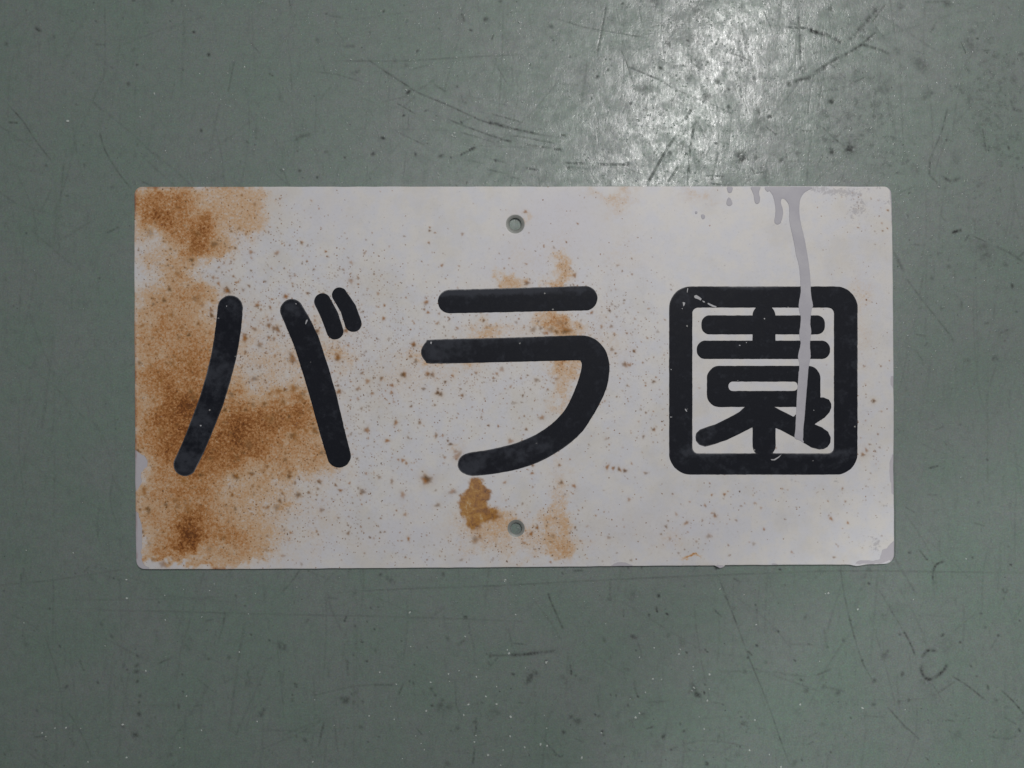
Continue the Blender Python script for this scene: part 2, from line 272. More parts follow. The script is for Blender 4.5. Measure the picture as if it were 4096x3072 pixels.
# dark dots and smudges (x, y, r, darkness)
DOT = []
def dots(ox, oy, s, *P): DOT.extend([(ox+p[0]/s, oy+p[1]/s, p[2], p[3]) for p in P])
dots(0, 0, 2.011, (306, 238, 9, .8), (1558, 258, 6, .9), (1678, 440, 7, .9), (1102, 520, 5, .8), (1032, 675, 8, .6), (1618, 1050, 6, .8), (50, 355, 8, .5), (435, 292, 7, .35), (772, 170, 4, .6), (1370, 170, 3.5, .7), (1080, 400, 12, .3), (1075, 3, 6, .7), (1385, 5, 6, .6), (988, 148, 3, .7), (208, 82, 3, .7), (2190, 608, 4, .8), (540, 450, 8, .25), (905, 1505, 8, .3), (1105, 1160, 6, .35), (2058, 1110, 5, .4), (1190, 20, 30, .2))
dots(1000, 0, 2.011, (1075, 90, 5, .9), (1345, 410, 6, .7), (1273, 742, 9, .95), (1235, 928, 5, .9), (1068, 1110, 7, 1), (988, 1238, 8, .8), (760, 1265, 4, .9), (540, 1427, 5, .9), (400, 1373, 6, .7), (1535, 1252, 9, .6), (1775, 242, 6, .8), (1895, 155, 9, .7), (1975, 1290, 6, .8), (1700, 985, 5, .8), (1805, 943, 4, .8), (1330, 1240, 6, .7), (1614, 1267, 4, .8), (610, 1222, 7, .4), (1240, 530, 12, .35), (1165, 490, 9, .4), (245, 790, 14, .25), (540, 320, 9, .4), (1260, 170, 6, .35), (963, 262, 5, .4), (1665, 697, 6, .5), (610, 112, 3.5, .8), (380, 1215, 3, .7), (1740, 1470, 4, .7), (1240, 42, 3, .7), (2010, 10, 8, .5), (1245, 680, 10, .4), (1500, 930, 4, .5), (440, 1085, 14, .3), (255, 1370, 9, .3), (620, 110, 3, .7))
dots(2000, 0, 2.011, (1945, 1265, 21, .85), (1350, 350, 13, .6), (1287, 545, 7, .8), (1580, 100, 50, .35), (1400, 230, 45, .3), (1660, 780, 20, .55), (1395, 820, 22, .4), (1575, 520, 35, .3), (560, 455, 4, .7), (425, 322, 4, .8), (410, 212, 9, .5), (780, 615, 7, .8), (865, 560, 5, .7), (1052, 828, 5, .8), (732, 790, 5, .7), (1108, 968, 4, .7), (1500, 1240, 5, .7), (1740, 1155, 5, .8), (1842, 718, 5, .7), (1838, 860, 6, .7), (2085, 900, 9, .6), (2170, 940, 8, .8), (2055, 630, 8, .6), (1510, 325, 5, .7), (1670, 497, 4, .7), (1180, 720, 25, .3), (1750, 660, 9, .6), (1945, 483, 4, .8), (1600, 1300, 5, .6), (1365, 1235, 8, .7), (1250, 20, 20, .3), (1630, 1240, 20, .3), (1460, 1195, 22, .3), (980, 200, 6, .3), (550, 1350, 6, .7), (1025, 1320, 8, .7), (240, 517, 4, .7), (983, 28, 5, .7), (885, 475, 3.5, .7), (848, 475, 3.5, .7), (1560, 310, 28, .25), (2100, 1000, 30, .25), (2130, 1390, 25, .35), (1830, 1490, 20, .3))
dots(3000, 0, 1.106, (440, 655, 24, .8), (360, 670, 14, .75), (360, 448, 13, .8), (760, 290, 28, .4), (750, 270, 12, .35), (790, 420, 16, .55), (775, 430, 12, .3), (980, 200, 28, .35), (960, 180, 12, .4), (590, 390, 30, .3), (530, 415, 20, .3), (1040, 1110, 34, .45), (1030, 1095, 20, .35), (940, 400, 18, .3), (175, 373, 9, .7), (360, 40, 12, .6), (870, 620, 5, .8), (705, 855, 4, .8), (1160, 1265, 8, .8), (1085, 1585, 12, .8), (960, 1595, 12, .35), (890, 1500, 10, .4), (1020, 820, 12, .4), (1130, 1170, 10, .4), (805, 1230, 10, .35), (850, 1365, 10, .3), (30, 700, 10, .5), (140, 710, 9, .6), (215, 680, 12, .35), (40, 600, 22, .3), (235, 305, 16, .5), (975, 440, 22, .35), (1040, 470, 12, .4), (1010, 560, 14, .3), (1170, 350, 14, .4), (1200, 240, 10, .5), (1145, 655, 6, .8), (1185, 700, 8, .5), (870, 10, 18, .5), (670, 30, 14, .5), (985, 140, 14, .3), (730, 750, 16, .3), (905, 700, 20, .25), (550, 515, 9, .5), (500, 600, 9, .4), (980, 1060, 10, .35), (650, 225, 14, .3), (700, 1520, 16, .2), (1120, 1480, 20, .25), (880, 1180, 8, .4))
dots(0, 2200, 1.903, (1045, 805, 6, .6), (1043, 880, 8, .6), (1038, 925, 9, .6), (1045, 1000, 6, .7), (1065, 1110, 7, .5), (1060, 1160, 5, .6), (1058, 1250, 8, .7), (1030, 1412, 14, .7), (850, 658, 8, .45), (505, 1042, 8, .5), (455, 735, 5, .7), (745, 1010, 5, .7), (1425, 740, 14, .4), (770, 565, 10, .35), (380, 446, 4, .8), (967, 912, 4, .7), (940, 885, 9, .35), (865, 215, 3.5, .8), (905, 230, 3.5, .6), (1210, 398, 4, .6), (1910, 645, 4, .7), (1865, 424, 3.5, .8), (1795, 350, 5, .6), (1888, 570, 12, .3), (1588, 830, 5, .6), (1743, 818, 9, .4), (1387, 947, 4, .8), (1393, 1077, 4, .8), (1360, 1190, 8, .5), (1430, 1200, 14, .3), (1890, 1000, 20, .35), (1885, 940, 10, .3), (1180, 1275, 3, .7), (935, 1345, 8, .4), (1130, 1340, 12, .25), (573, 178, 3, .8), (1450, 690, 12, .2), (30, 312, 4, .6), (200, 720, 8, .25), (282, 1220, 6, .35), (1240, 520, 14, .2), (1980, 1025, 3, .7), (2050, 688, 4, .8), (1300, 1560, 8, .35))
dots(1000, 2200, 1.903, (240, 732, 16, .6), (85, 1245, 12, .55), (105, 1218, 8, .5), (730, 1145, 15, .6), (700, 1130, 9, .5), (790, 1160, 8, .4), (1450, 1200, 20, .5), (1515, 1195, 14, .45), (1385, 1185, 6, .7), (1505, 675, 9, .4), (1640, 512, 7, .9), (948, 604, 4, .8), (800, 579, 5, .6), (853, 702, 4, .9), (889, 846, 5, .8), (790, 803, 4, .7), (1153, 694, 3, .9), (1348, 741, 3, .8), (975, 436, 3, .8), (720, 540, 5, .8), (1030, 132, 5, .9), (993, 188, 6, .7), (1080, 238, 12, .45), (1045, 215, 8, .4), (1470, 185, 8, .5), (858, 1153, 5, .6), (775, 1100, 5, .5), (845, 1350, 9, .4), (417, 1448, 8, .5), (1582, 1357, 8, .4), (899, 1462, 3.5, .8), (982, 1423, 4, .6), (1250, 874, 3.5, .8), (1378, 1057, 5, .7), (1410, 1105, 6, .6), (1465, 1145, 8, .4), (740, 850, 9, .4), (345, 1020, 6, .6), (352, 1042, 5, .6), (322, 1104, 4, .7), (322, 1145, 7, .35), (148, 688, 4, .8), (8, 645, 4, .8), (2003, 950, 4, .8), (1245, 1015, 6, .5), (1860, 1245, 22, .3), (800, 325, 12, .3), (1712, 1310, 9, .5), (955, 765, 7, .35), (355, 1420, 6, .5), (1510, 1630, 12, .3), (610, 1610, 8, .2), (1215, 1000, 4, .6))
dots(2000, 2200, 1.903, (245, 960, 18, .6), (215, 990, 15, .6), (275, 940, 14, .5), (1475, 1050, 18, .45), (1500, 1100, 14, .75), (1450, 1085, 10, .4), (1015, 660, 11, .6), (1208, 350, 7, .9), (1272, 487, 5, 1), (1135, 496, 5, .9), (778, 1380, 5, .9), (1242, 1418, 8, .9), (1575, 1627, 8, .8), (485, 1387, 8, .7), (1555, 1087, 5, 1), (1420, 780, 4, 1), (590, 1300, 15, .5), (540, 1270, 9, .5), (490, 970, 12, .35), (1015, 350, 16, .4), (990, 365, 10, .35), (835, 375, 10, .4), (725, 1254, 5, .8), (752, 1265, 5, .6), (1090, 1255, 14, .35), (1865, 925, 8, .5), (1768, 440, 10, .4), (1860, 1315, 9, .4), (475, 178, 4, .9), (1945, 418, 4, .9), (1955, 728, 5, .9), (1888, 820, 5, .9), (1955, 457, 4, .6), (787, 1410, 4, .9), (1397, 1380, 5, .7), (1304, 1521, 4, .9), (1828, 1497, 3.5, .9), (1697, 1177, 4, .7), (975, 1183, 6, .6), (1372, 1323, 5, .6), (1280, 650, 10, .35), (1836, 1272, 4, .8), (795, 688, 8, .4), (1560, 1024, 4, .7), (1578, 775, 4, .9), (1563, 758, 4, .8), (840, 820, 8, .3), (1330, 780, 14, .2), (543, 940, 5, .9), (572, 955, 5, .5), (1050, 1115, 5, .9), (883, 1110, 4, .7), (843, 1102, 4, .7), (1035, 765, 4, .7), (1390, 710, 14, .25), (2025, 855, 8, .35), (1820, 1550, 12, .3), (1665, 1420, 9, .3), (101, 945, 6, .8), (797, 1473, 4, .7), (1155, 1408, 6, .35), (1190, 1480, 18, .2), (945, 125, 10, .4), (975, 135, 6, .5), (1500, 625, 3, .6), (1645, 140, 6, .8), (350, 845, 5, .7))
dots(3000, 2200, 1.902, (1940, 305, 10, 1), (1465, 648, 7, .8), (388, 988, 5, .9), (215, 620, 5, .9), (1345, 72, 4, 1), (1212, 20, 5, .9), (905, 255, 5, 1), (1034, 790, 20, .4), (945, 995, 9, .6), (430, 1070, 9, .5), (670, 1085, 12, .4), (1160, 943, 8, .7), (1208, 1143, 6, .7), (1133, 1155, 8, .5), (940, 1175, 7, .6), (1810, 1045, 8, .6), (1875, 1145, 7, .4), (1600, 702, 5, .8), (1890, 650, 5, .9), (1140, 643, 5, .7), (447, 717, 4, .8), (342, 842, 5, .8), (1020, 500, 14, .4), (420, 512, 7, .5), (1500, 720, 25, .25), (1340, 1000, 30, .25), (1090, 440, 30, .15), (1022, 360, 8, .3), (228, 148, 5, .9), (615, 1538, 4, .9), (394, 1599, 4, .8), (767, 1278, 4, .7), (1290, 500, 3, .5), (1758, 485, 5, .6), (2052, 538, 4, .7), (1725, 960, 4, .7), (2050, 1372, 6, .8), (560, 1040, 9, .4), (855, 842, 5, .9), (762, 535, 4, .9), (1080, 473, 4, .8), (712, 690, 7, .5), (1985, 113, 5, .9), (1692, 58, 5, .6), (906, 150, 8, .5), (1400, 245, 9, .35), (52, 727, 5, .9), (42, 418, 4, .8), (560, 1325, 12, .3), (330, 1618, 14, .4), (370, 1230, 16, .2), (1580, 1410, 20, .25), (1940, 1430, 30, .2), (735, 1400, 10, .25), (590, 735, 5, .6), (1930, 370, 5, .5), (1790, 590, 7, .35), (1395, 1100, 16, .2))
for k in range(90):
    x = 4200*(1-rng.random()**1.5) if rng.random() < .5 else rng.uniform(-60, 4150); y = rng.uniform(-60, 3130)
    r = rng.uniform(2.5, 5) if rng.random() < .85 else rng.uniform(6, 15)
    DOT.append((x, y, r, rng.uniform(.3, .8) if r < 6 else rng.uniform(.08, .2)))

F_STEP = 4.0
def floor_axis(lo, hi):
    a = np.arange(lo, hi+F_STEP, F_STEP)
    g = np.array([12, 30, 70, 150, 320, 700, 1500, 3500, 8000, 18000.])
    return np.concatenate([(lo-np.cumsum(g))[::-1], a, a[-1]+np.cumsum(g)])
fx = floor_axis(-60, 4156); fy = floor_axis(-60, 3132)
X, Y = np.meshgrid(fx, fy); nx, ny = len(fx), len(fy)
dark = np.zeros((ny, nx), np.float32)
off = 10
jit = vnoise(X, Y, 14, 5, 2)
def win(x0, y0, x1, y1):
    i0 = int(np.clip((x0+60)/F_STEP, 0, nx-2*off-1))+off; i1 = int(np.clip((x1+60)/F_STEP+2, 0, nx-2*off))+off
    j0 = int(np.clip((y0+60)/F_STEP, 0, ny-2*off-1))+off; j1 = int(np.clip((y1+60)/F_STEP+2, 0, ny-2*off))+off
    return slice(j0, j1), slice(i0, i1)
for pts, wd, a in SC:
    pts = np.array(pts); n = len(pts)
    ph = rng.uniform(0, 9)
    for k in range(n-1):
        (x0, y0), (x1, y1) = pts[k], pts[k+1]
        sl = win(min(x0, x1)-3*wd, min(y0, y1)-3*wd, max(x0, x1)+3*wd, max(y0, y1)+3*wd)
        if dark[sl].size == 0: continue
        xx, yy = X[sl], Y[sl]; ex, ey = x1-x0, y1-y0; L2 = max(ex*ex+ey*ey, 1e-6)
        t = np.clip(((xx-x0)*ex+(yy-y0)*ey)/L2, 0, 1)
        d = np.hypot(xx-x0-t*ex, yy-y0-t*ey)
        u = (k+t)/(n-1); taper = np.minimum(1, 6*np.minimum(u, 1-u)+.35)
        amp = a*taper*(0.7+0.3*np.sin(ph+u*17)*np.sin(ph*2+u*41))
        dark[sl] = np.maximum(dark[sl], amp*1.35*np.exp(-(d/wd)**2)*(0.35+1.0*jit[sl]))
for x, y, r, a in DOT:
    r2 = r*1.08; sl = win(x-3*r2, y-3*r2, x+3*r2, y+3*r2)
    if dark[sl].size == 0: continue
    el = rng.uniform(.7, 1.4); an = rng.uniform(0, 3.1)
    dx, dy = X[sl]-x, Y[sl]-y; ux = dx*math.cos(an)+dy*math.sin(an); uy = -dx*math.sin(an)+dy*math.cos(an)
    d = np.hypot(ux*el, uy/el)/r2
    m = a*np.exp(-d**2.6)
    if r > 9: m = m*np.clip(vnoise(X[sl], Y[sl], 12, int(x) % 97, 2)*2.4-.4, 0, 1.1)
    dark[sl] = np.maximum(dark[sl], m)
GR = [(3500, 350, 500, 450, .5), (3950, 300, 300, 500, .9), (3900, 1000, 300, 250, .5), (3700, 250, 250, 200, .5), (3300, 500, 300, 250, .35), (2800, 100, 300, 150, .4), (3900, 2900, 500, 250, .4),
      (2500, 2850, 500, 200, .35), (3000, 2950, 500, 200, .4), (4000, 1500, 200, 400, .4), (2500, 2350, 200, 120, .25), (3500, 2350, 150, 200, .35), (2800, 650, 300, 150, .4), (3200, 650, 300, 120, .4), (1900, 2850, 300, 150, .3), (1200, 2700, 300, 200, .15)]
grime = np.minimum(blobs(GR, X, Y), 1)*np.clip(vnoise(X, Y, 210, 3, 4)*3.2-1.1, 0, 1)
gloss = 0.5+0*X

me = bpy.data.meshes.new('floor')
me.vertices.add(nx*ny)
me.vertices.foreach_set('co', np.stack([(X-2048)*S, (1536-Y)*S, np.zeros_like(X)], 2).ravel().astype(np.float32))
jj, ii = np.meshgrid(np.arange(ny-1), np.arange(nx-1), indexing='ij'); v = (jj*nx+ii).ravel()
F = np.stack([v, v+nx, v+nx+1, v+1], 1)
me.loops.add(F.size); me.loops.foreach_set('vertex_index', F.ravel().astype(np.int32))
me.polygons.add(len(F)); me.polygons.foreach_set('loop_start', (np.arange(len(F))*4).astype(np.int32)); me.update(calc_edges=True)
for nme, arr in (('wear', dark), ('grime', grime)):
    a = me.attributes.new(nme, 'FLOAT', 'POINT'); a.data.foreach_set('value', arr.ravel().astype(np.float32))
M = Mat('green_floor_paint')
wear, gr = M.attr('wear'), M.attr('grime')
big = M.noise(0.035, 4, .6); mid = M.noise(0.25, 4, .6); fine = M.noise(1.5, 3, .75)
strk = M.noise(1.0, 4, .65, M.stretch(M.mm, (0.50, 0.20, 1))); strk2 = M.noise(1.0, 3, .6, M.stretch(M.mm, (1.3, 0.55, 1)))
col = M.mix(M.rng(big, .35, .65), (0.163, 0.214, 0.184), (0.183, 0.214, 0.199))
tint = M.noise(0.9, 3, .65, color=True)
col = M.mix(0.20, col, M.mix(1.0, col, tint, 'OVERLAY'))
col = M.mix(M.rng(mid, .3, .75, 0, .30), col, (0.105, 0.128, 0.118))
col = M.mix(M.rng(strk, .52, .72, 0, .30), col, (0.095, 0.115, 0.107))
grain = M.rng(fine, .25, .75, .80, 1.20, False)
g2 = M.n.new('ShaderNodeCombineColor'); [M.L(grain, g2.inputs[i]) for i in range(3)]
col = M.mix(1.0, col, g2.outputs[0], 'MULTIPLY')
# tiny dark pits and speckled dirt
vd, vc = M.voro(0.42, M.addv(M.mm, M.noise(1.4, 2, .5, color=True), 1.2)); pr = M.sepx(vc)
pit = M.math('MULTIPLY', M.rng(vd, .07, .16, 1, 0), M.math('LESS_THAN', pr[0], M.math('ADD', .06, M.math('MULTIPLY', gr, .3))))
gn = M.noise(0.30, 6, .78)
gmask = M.rng(M.math('ADD', gn, M.math('MULTIPLY', gr, .13)), .59, .74, 0, .45)
dirt = M.math('MAXIMUM', M.math('MULTIPLY', pit, .6), M.math('MULTIPLY', gmask, .75))
dirt = M.math('MAXIMUM', dirt, M.math('MULTIPLY', wear, M.rng(M.noise(1.3, 3, .6), .3, .55, .55, 1.1)), clamp=True)
col = M.mix(dirt, col, (0.028, 0.030, 0.029))
# relief: orange-peel paint with fine pimples and vertical brush drag
pv, pc = M.voro(0.95, M.addv(M.mm, M.noise(.8, 2, .5, color=True), 1.5)); ps = M.sepx(pc)
pimple = M.math('MULTIPLY', M.rng(pv, 0, .42, 1, 0), M.math('MULTIPLY', M.rng(ps[1], .55, 1.0, 0, 1.5), M.rng(mid, .38, .6, .35, 1.2)))
h = M.math('ADD', M.math('MULTIPLY', M.noise(1.1, 3, .55), .22), M.math('MULTIPLY', pimple, .62))
h = M.math('ADD', h, M.math('MULTIPLY', strk2, .30)); h = M.math('SUBTRACT', h, M.math('MULTIPLY', wear, .7))
nrm = M.bump(h, 0.75, 0.00015)
rg = M.math('ADD', M.rng(strk, .3, .7, .20, .31, False), M.math('MULTIPLY', dirt, .3))
soft = M.bump(h, 0.35, 0.00012)
fm = M.out(col, M.math('ADD', M.rng(mid, .3, .7, .44, .56, False), M.math('MULTIPLY', dirt, .25)), soft, 0.5)
cw = M.math('MULTIPLY', M.rng(strk, .38, .62, .40, 1.0), M.rng(M.noise(.12, 4, .65), .38, .60, .3, 1.0))
cw = M.math('MULTIPLY', cw, M.math('SUBTRACT', 1.0, dirt, clamp=True))
M.L(M.math('MULTIPLY', cw, .66), M.b.inputs['Coat Weight']); M.L(M.rng(strk2, .3, .7, .16, .30), M.b.inputs['Coat Roughness']); M.L(nrm, M.b.inputs['Coat Normal'])
me.materials.append(fm)
fl = bpy.data.objects.new('floor', me); fl['kind'] = 'structure'; link(fl)
fl['label'] = 'scratched grey-green painted floor under the sign'

# ------------------------------------------------------------------ pale crumbs of dust on the floor
W = []
def wh(ox, oy, s, *P): W.extend([(ox+p[0]/s, oy+p[1]/s, p[2] if len(p) > 2 else 4) for p in P])
wh(0, 0, 2.011, (750, 75, 3), (1605, 592), (1830, 590), (1967, 540, 5), (1241, 752, 5), (1127, 940), (1705, 745, 3), (1776, 800, 3), (1850, 855, 3), (1490, 48, 3), (1330, 1215, 4), (545, 975, 8))
wh(1000, 0, 2.011, (1255, 725, 6), (1272, 768, 4), (1625, 1090, 6), (1645, 1072, 7), (1650, 1100, 5), (1635, 1100, 4), (1660, 462, 5), (1475, 972, 5), (1600, 545, 6), (2165, 180, 6), (2190, 818, 6), (268, 1365, 6), (1490, 1330, 3), (1520, 1408, 4), (1053, 88, 4), (810, 480, 5), (800, 945, 3), (780, 1043), (1092, 1023, 3), (1745, 525, 3), (1470, 520, 3), (1690, 498, 3), (740, 1470, 3), (1905, 1470, 5), (1970, 1455, 4), (1665, 1195, 3), (1545, 1320, 3), (688, 560, 3), (1850, 598, 3))
wh(3000, 0, 1.106, (835, 827, 6), (725, 690, 5), (660, 1010, 5), (778, 735, 4), (962, 833, 4), (640, 1090, 3), (280, 815, 4), (705, 1535, 3), (645, 1195, 3))
wh(0, 2200, 1.903, (965, 368, 6), (1258, 533, 4), (1536, 510, 4), (1110, 920, 5), (933, 1330, 6), (418, 1356, 4), (502, 1354, 5), (320, 1393, 4), (348, 1420, 4), (963, 1580, 5), (670, 1613, 4), (1822, 777, 4), (1957, 1305, 4), (1420, 1112, 4), (962, 226, 5), (182, 555, 3), (558, 22, 4), (1630, 258, 3), (1595, 310, 4), (1943, 332, 3), (1890, 487, 3), (1533, 1373, 4), (1368, 1505, 4), (615, 1358, 3), (1255, 345, 3), (1398, 300, 3), (800, 730, 3), (200, 2, 3))
wh(1000, 2200, 1.903, (1942, 228, 6), (1938, 240, 4), (1213, 477, 6), (2022, 493, 5), (1636, 658, 5), (987, 932, 5), (1510, 945, 6), (1590, 921, 4), (1723, 966, 5), (1374, 1008, 5), (1795, 1116, 5), (1877, 1174, 7), (1340, 1225, 6), (1661, 1177, 6), (906, 1263, 5), (1097, 1290, 4), (1983, 1272, 7), (1627, 1258, 5), (1811, 1562, 7), (477, 1613, 5), (1970, 788, 7), (1958, 762, 4), (1113, 1022, 4), (1925, 1525, 5), (1980, 1420, 5), (1222, 735, 4), (1518, 1000, 3), (1070, 1190, 3), (1877, 1040, 4), (1741, 912, 3), (1719, 1413, 4), (1708, 1462, 4), (1302, 1473, 3), (1326, 1521, 4), (1260, 1416, 3), (1160, 1588, 3), (640, 1335, 3), (492, 1140, 3), (40, 330, 3), (578, 148, 4), (1908, 1638, 4), (357, 283, 3))
wh(2000, 2200, 1.903, (350, 858, 7), (358, 850, 4), (1163, 983, 6), (1595, 947, 6), (1478, 1050, 6), (1462, 1070, 4), (1362, 793, 5), (1371, 757, 4), (1578, 1146, 6), (308, 1481, 7), (187, 1503, 5), (357, 1492, 6), (1032, 1276, 6), (1061, 1243, 5), (1061, 817, 4), (1230, 986, 4), (1673, 298, 4), (1900, 1525, 5), (1950, 568, 4), (622, 1583, 6), (1227, 142, 6), (1858, 340, 3), (1173, 745, 4), (1470, 888, 4), (1470, 918, 3), (770, 1392, 4), (1107, 1084, 4), (355, 1357, 4), (1516, 1270, 3), (1555, 1363, 4), (1941, 1293, 4), (338, 1258, 3), (990, 1133, 3), (805, 563, 3), (193, 898, 3), (22, 1525, 4), (2050, 1555, 3), (1593, 1058, 3), (1550, 1560, 3))
wh(3000, 2200, 1.902, (575, 332, 3), (597, 328, 6), (820, 451, 6), (855, 1202, 6), (862, 1204, 4), (383, 1176, 5), (235, 1650, 5), (48, 568, 4), (1645, 68, 4), (38, 1295, 4), (1243, 377, 3), (530, 847, 3), (148, 1557, 3), (1688, 1605, 3), (1180, 1215, 3))
for k in range(0): W.append((rng.uniform(0, 4096), rng.uniform(0, 3072), rng.uniform(2, 3.2)))
vs, fs = [], []
def crumb(x, y, r, z=0.0, flat=0.45):
    n = 7; b = len(vs); an = rng.uniform(0, 6.28); el = rng.uniform(.75, 1.35)
    for lvl, (k, hh) in enumerate(((1.0, 0), (.8, .55), (.35, 1.0))):
        for i in range(n):
            a = 2*math.pi*i/n; rr = r*k*rng.uniform(.75, 1.2)
            ux, uy = rr*math.cos(a)*el, rr*math.sin(a)/el
            vs.append(((x+ux*math.cos(an)-uy*math.sin(an)-2048)*S, (1536-(y+ux*math.sin(an)+uy*math.cos(an)))*S, z+hh*r*flat*S*2*rng.uniform(.8, 1.1)))
    for l in range(2):
        for i in range(n):
            fs.append((b+l*n+i, b+l*n+(i+1) % n, b+(l+1)*n+(i+1) % n, b+(l+1)*n+i))
    fs.append(tuple(b+2*n+i for i in range(n)))
in_plate = lambda x, y: 520 < x < 3600 and 735 < y < 2285
for x, y, r in W:
    if not in_plate(x, y): crumb(x, y, r*.8)
me = bpy.data.meshes.new('dust'); me.from_pydata(vs, [], fs); me.update()
DM = Mat('pale_dust'); me.materials.append(DM.out(M_c := DM.mix(DM.noise(.2, 2), (.32, .37, .34), (.62, .64, .62)), .7))
du = bpy.data.objects.new('dust', me); du['kind'] = 'stuff'; du['label'] = 'pale dust crumbs scattered over the green floor'; du['category'] = 'dust'; link(du)

# ------------------------------------------------------------------ the sign
sign = bpy.data.objects.new('sign_plate', None); sign.empty_display_size = 0.05; link(sign)
sign['label'] = 'rusty white enamel sign plate with black Japanese lettering lying on green floor'; sign['category'] = 'sign'
def arc(cx, cy, r, a0, a1, n=8): return [(cx+r*math.cos(math.radians(a0+(a1-a0)*k/n)), cy+r*math.sin(math.radians(a0+(a1-a0)*k/n))) for k in range(n+1)]
OUT = (arc(568, 778, 29, 180, 270) + [(1200, 748), (1800, 747.5), (2600, 746.5), (3300, 746)] + arc(3536, 776, 28, 270, 360) +
       [(3567, 900), (3569, 1050), (3571, 1250), (3573, 1500), (3572, 1560), (3574, 1700), (3573, 1820), (3572, 1880), (3574, 1960), (3575, 2150)] + arc(3537, 2217, 38, 0, 90) +
       [(3470, 2257), (3440, 2262), (3425, 2263), (3400, 2258), (3300, 2257), (2900, 2260), (2893, 2268), (2880, 2272), (2868, 2266), (2858, 2261), (2540, 2263), (2100, 2267.5), (1500, 2272), (800, 2276)] + arc(578, 2244, 32, 90, 180) + [(544, 2100), (542, 1900), (540, 1500), (538.5, 1100)])
H1, H2 = (2060.7, 896.7), (2064.2, 2113.7)
circ = lambda c, r: (lambda x, y: np.hypot(x-c[0], y-c[1])-r)
edge = poly_sdf(OUT)
plate_sdf = minus(rough(edge, 1.1, 60, 9), circ(H1, 38), circ(H2, 35))
v_ = lambda L: [(a*1.8517, b*1.8517, c*1.8517, d*1.8517, e) for a, b, c, d, e in L]
RUST = v_([(1213, 900, 22, 330, .075), (1060, 640, 60, 60, .05), (345, 440, 62, 45, .50), (320, 415, 40, 14, .15), (500, 420, 74, 32, .23), (335, 478, 36, 24, .42), (425, 500, 44, 30, .38), (422, 535, 28, 22, .38), (392, 505, 80, 40, .16), (545, 455, 40, 50, .13), (520, 480, 60, 26, .14), (390, 590, 32, 40, .34), (470, 535, 40, 14, .20),
      (322, 570, 30, 20, .15), (345, 655, 60, 40, .25), (430, 640, 40, 24, .30), (340, 730, 70, 60, .30), (420, 740, 50, 60, .25), (330, 810, 60, 30, .35), (440, 790, 46, 30, .28), (380, 850, 70, 34, .30),
      (365, 895, 62, 50, .48), (425, 895, 46, 44, .36), (395, 955, 44, 46, .42), (310, 940, 30, 40, .22), (350, 985, 40, 30, .35), (420, 1000, 36, 26, .25), (480, 985, 44, 40, .40), (520, 930, 46, 50, .36), (500, 860, 36, 24, .26), (560, 900, 50, 44, .28), (550, 960, 60, 40, .26),
      (610, 880, 50, 40, .28), (655, 870, 36, 34, .36), (640, 930, 50, 40, .24), (680, 900, 30, 50, .18), (690, 980, 40, 30, .18), (620, 990, 70, 26, .18), (580, 1020, 70, 22, .14), (355, 1050, 60, 40, .28), (440, 1040, 60, 30, .26), (420, 1110, 28, 24, .32), (405, 1140, 22, 30, .45), (402, 1165, 34, 26, .48), (385, 1190, 40, 18, .30),
      (350, 1130, 60, 50, .22), (350, 1190, 50, 26, .18), (370, 1218, 34, 9, .40), (460, 1160, 60, 40, .22), (500, 1130, 60, 60, .14), (540, 1190, 50, 30, .22), (480, 1214, 60, 9, .14), (620, 1090, 16, 9, .22), (590, 1060, 60, 26, .10), (330, 1215, 40, 8, .20), (440, 1217, 30, 6, .22),
      (1100, 604, 32, 17, .28), (1072, 608, 16, 10, .12), (1208, 585, 16, 34, .24), (1212, 605, 26, 14, .14), (1145, 560, 60, 26, .06), (1195, 697, 38, 17, .25), (1215, 708, 26, 14, .26), (1060, 715, 46, 17, .22), (1230, 765, 34, 26, .26), (1180, 770, 50, 16, .14), (1218, 850, 24, 80, .13), (1250, 800, 22, 22, .14),
      (1205, 1110, 26, 90, .15), (1210, 1160, 30, 40, .10), (1140, 1180, 70, 34, .10), (1120, 1140, 30, 24, .20), (1200, 1206, 26, 7, .2), (1230, 1190, 44, 20, .14), (1040, 1130, 50, 50, .18), (1075, 1115, 24, 20, .22), (955, 770, 60, 13, .22), (1000, 780, 40, 20, .12), (735, 770, 40, 22, .14), (870, 830, 100, 60, .07), (1130, 470, 14, 14, .16), (1110, 462, 10, 8, .12),
      (1320, 420, 60, 14, .16), (1340, 450, 30, 24, .10), (1510, 418, 34, 14, .16), (1500, 440, 26, 14, .08), (1350, 560, 60, 40, .07), (1450, 1170, 44, 26, .12), (1502, 1211, 21, 3.6, .55), (1488, 1209, 20, 6, .2), (700, 700, 90, 70, .07), (820, 620, 90, 60, .05), (1300, 690, 40, 60, .06), (1330, 760, 40, 40, .08), (1860, 640, 22, 60, .09), (1860, 760, 22, 60, .06), (1845, 980, 30, 40, .08), (700, 1120, 120, 50, .05), (1500, 840, 20, 40, .05), (780, 1180, 60, 20, .06), (880, 1100, 40, 50, .06), (985, 960, 20, 20, .16), (1330, 1130, 60, 60, .05), (720, 1000, 60, 50, .10)])
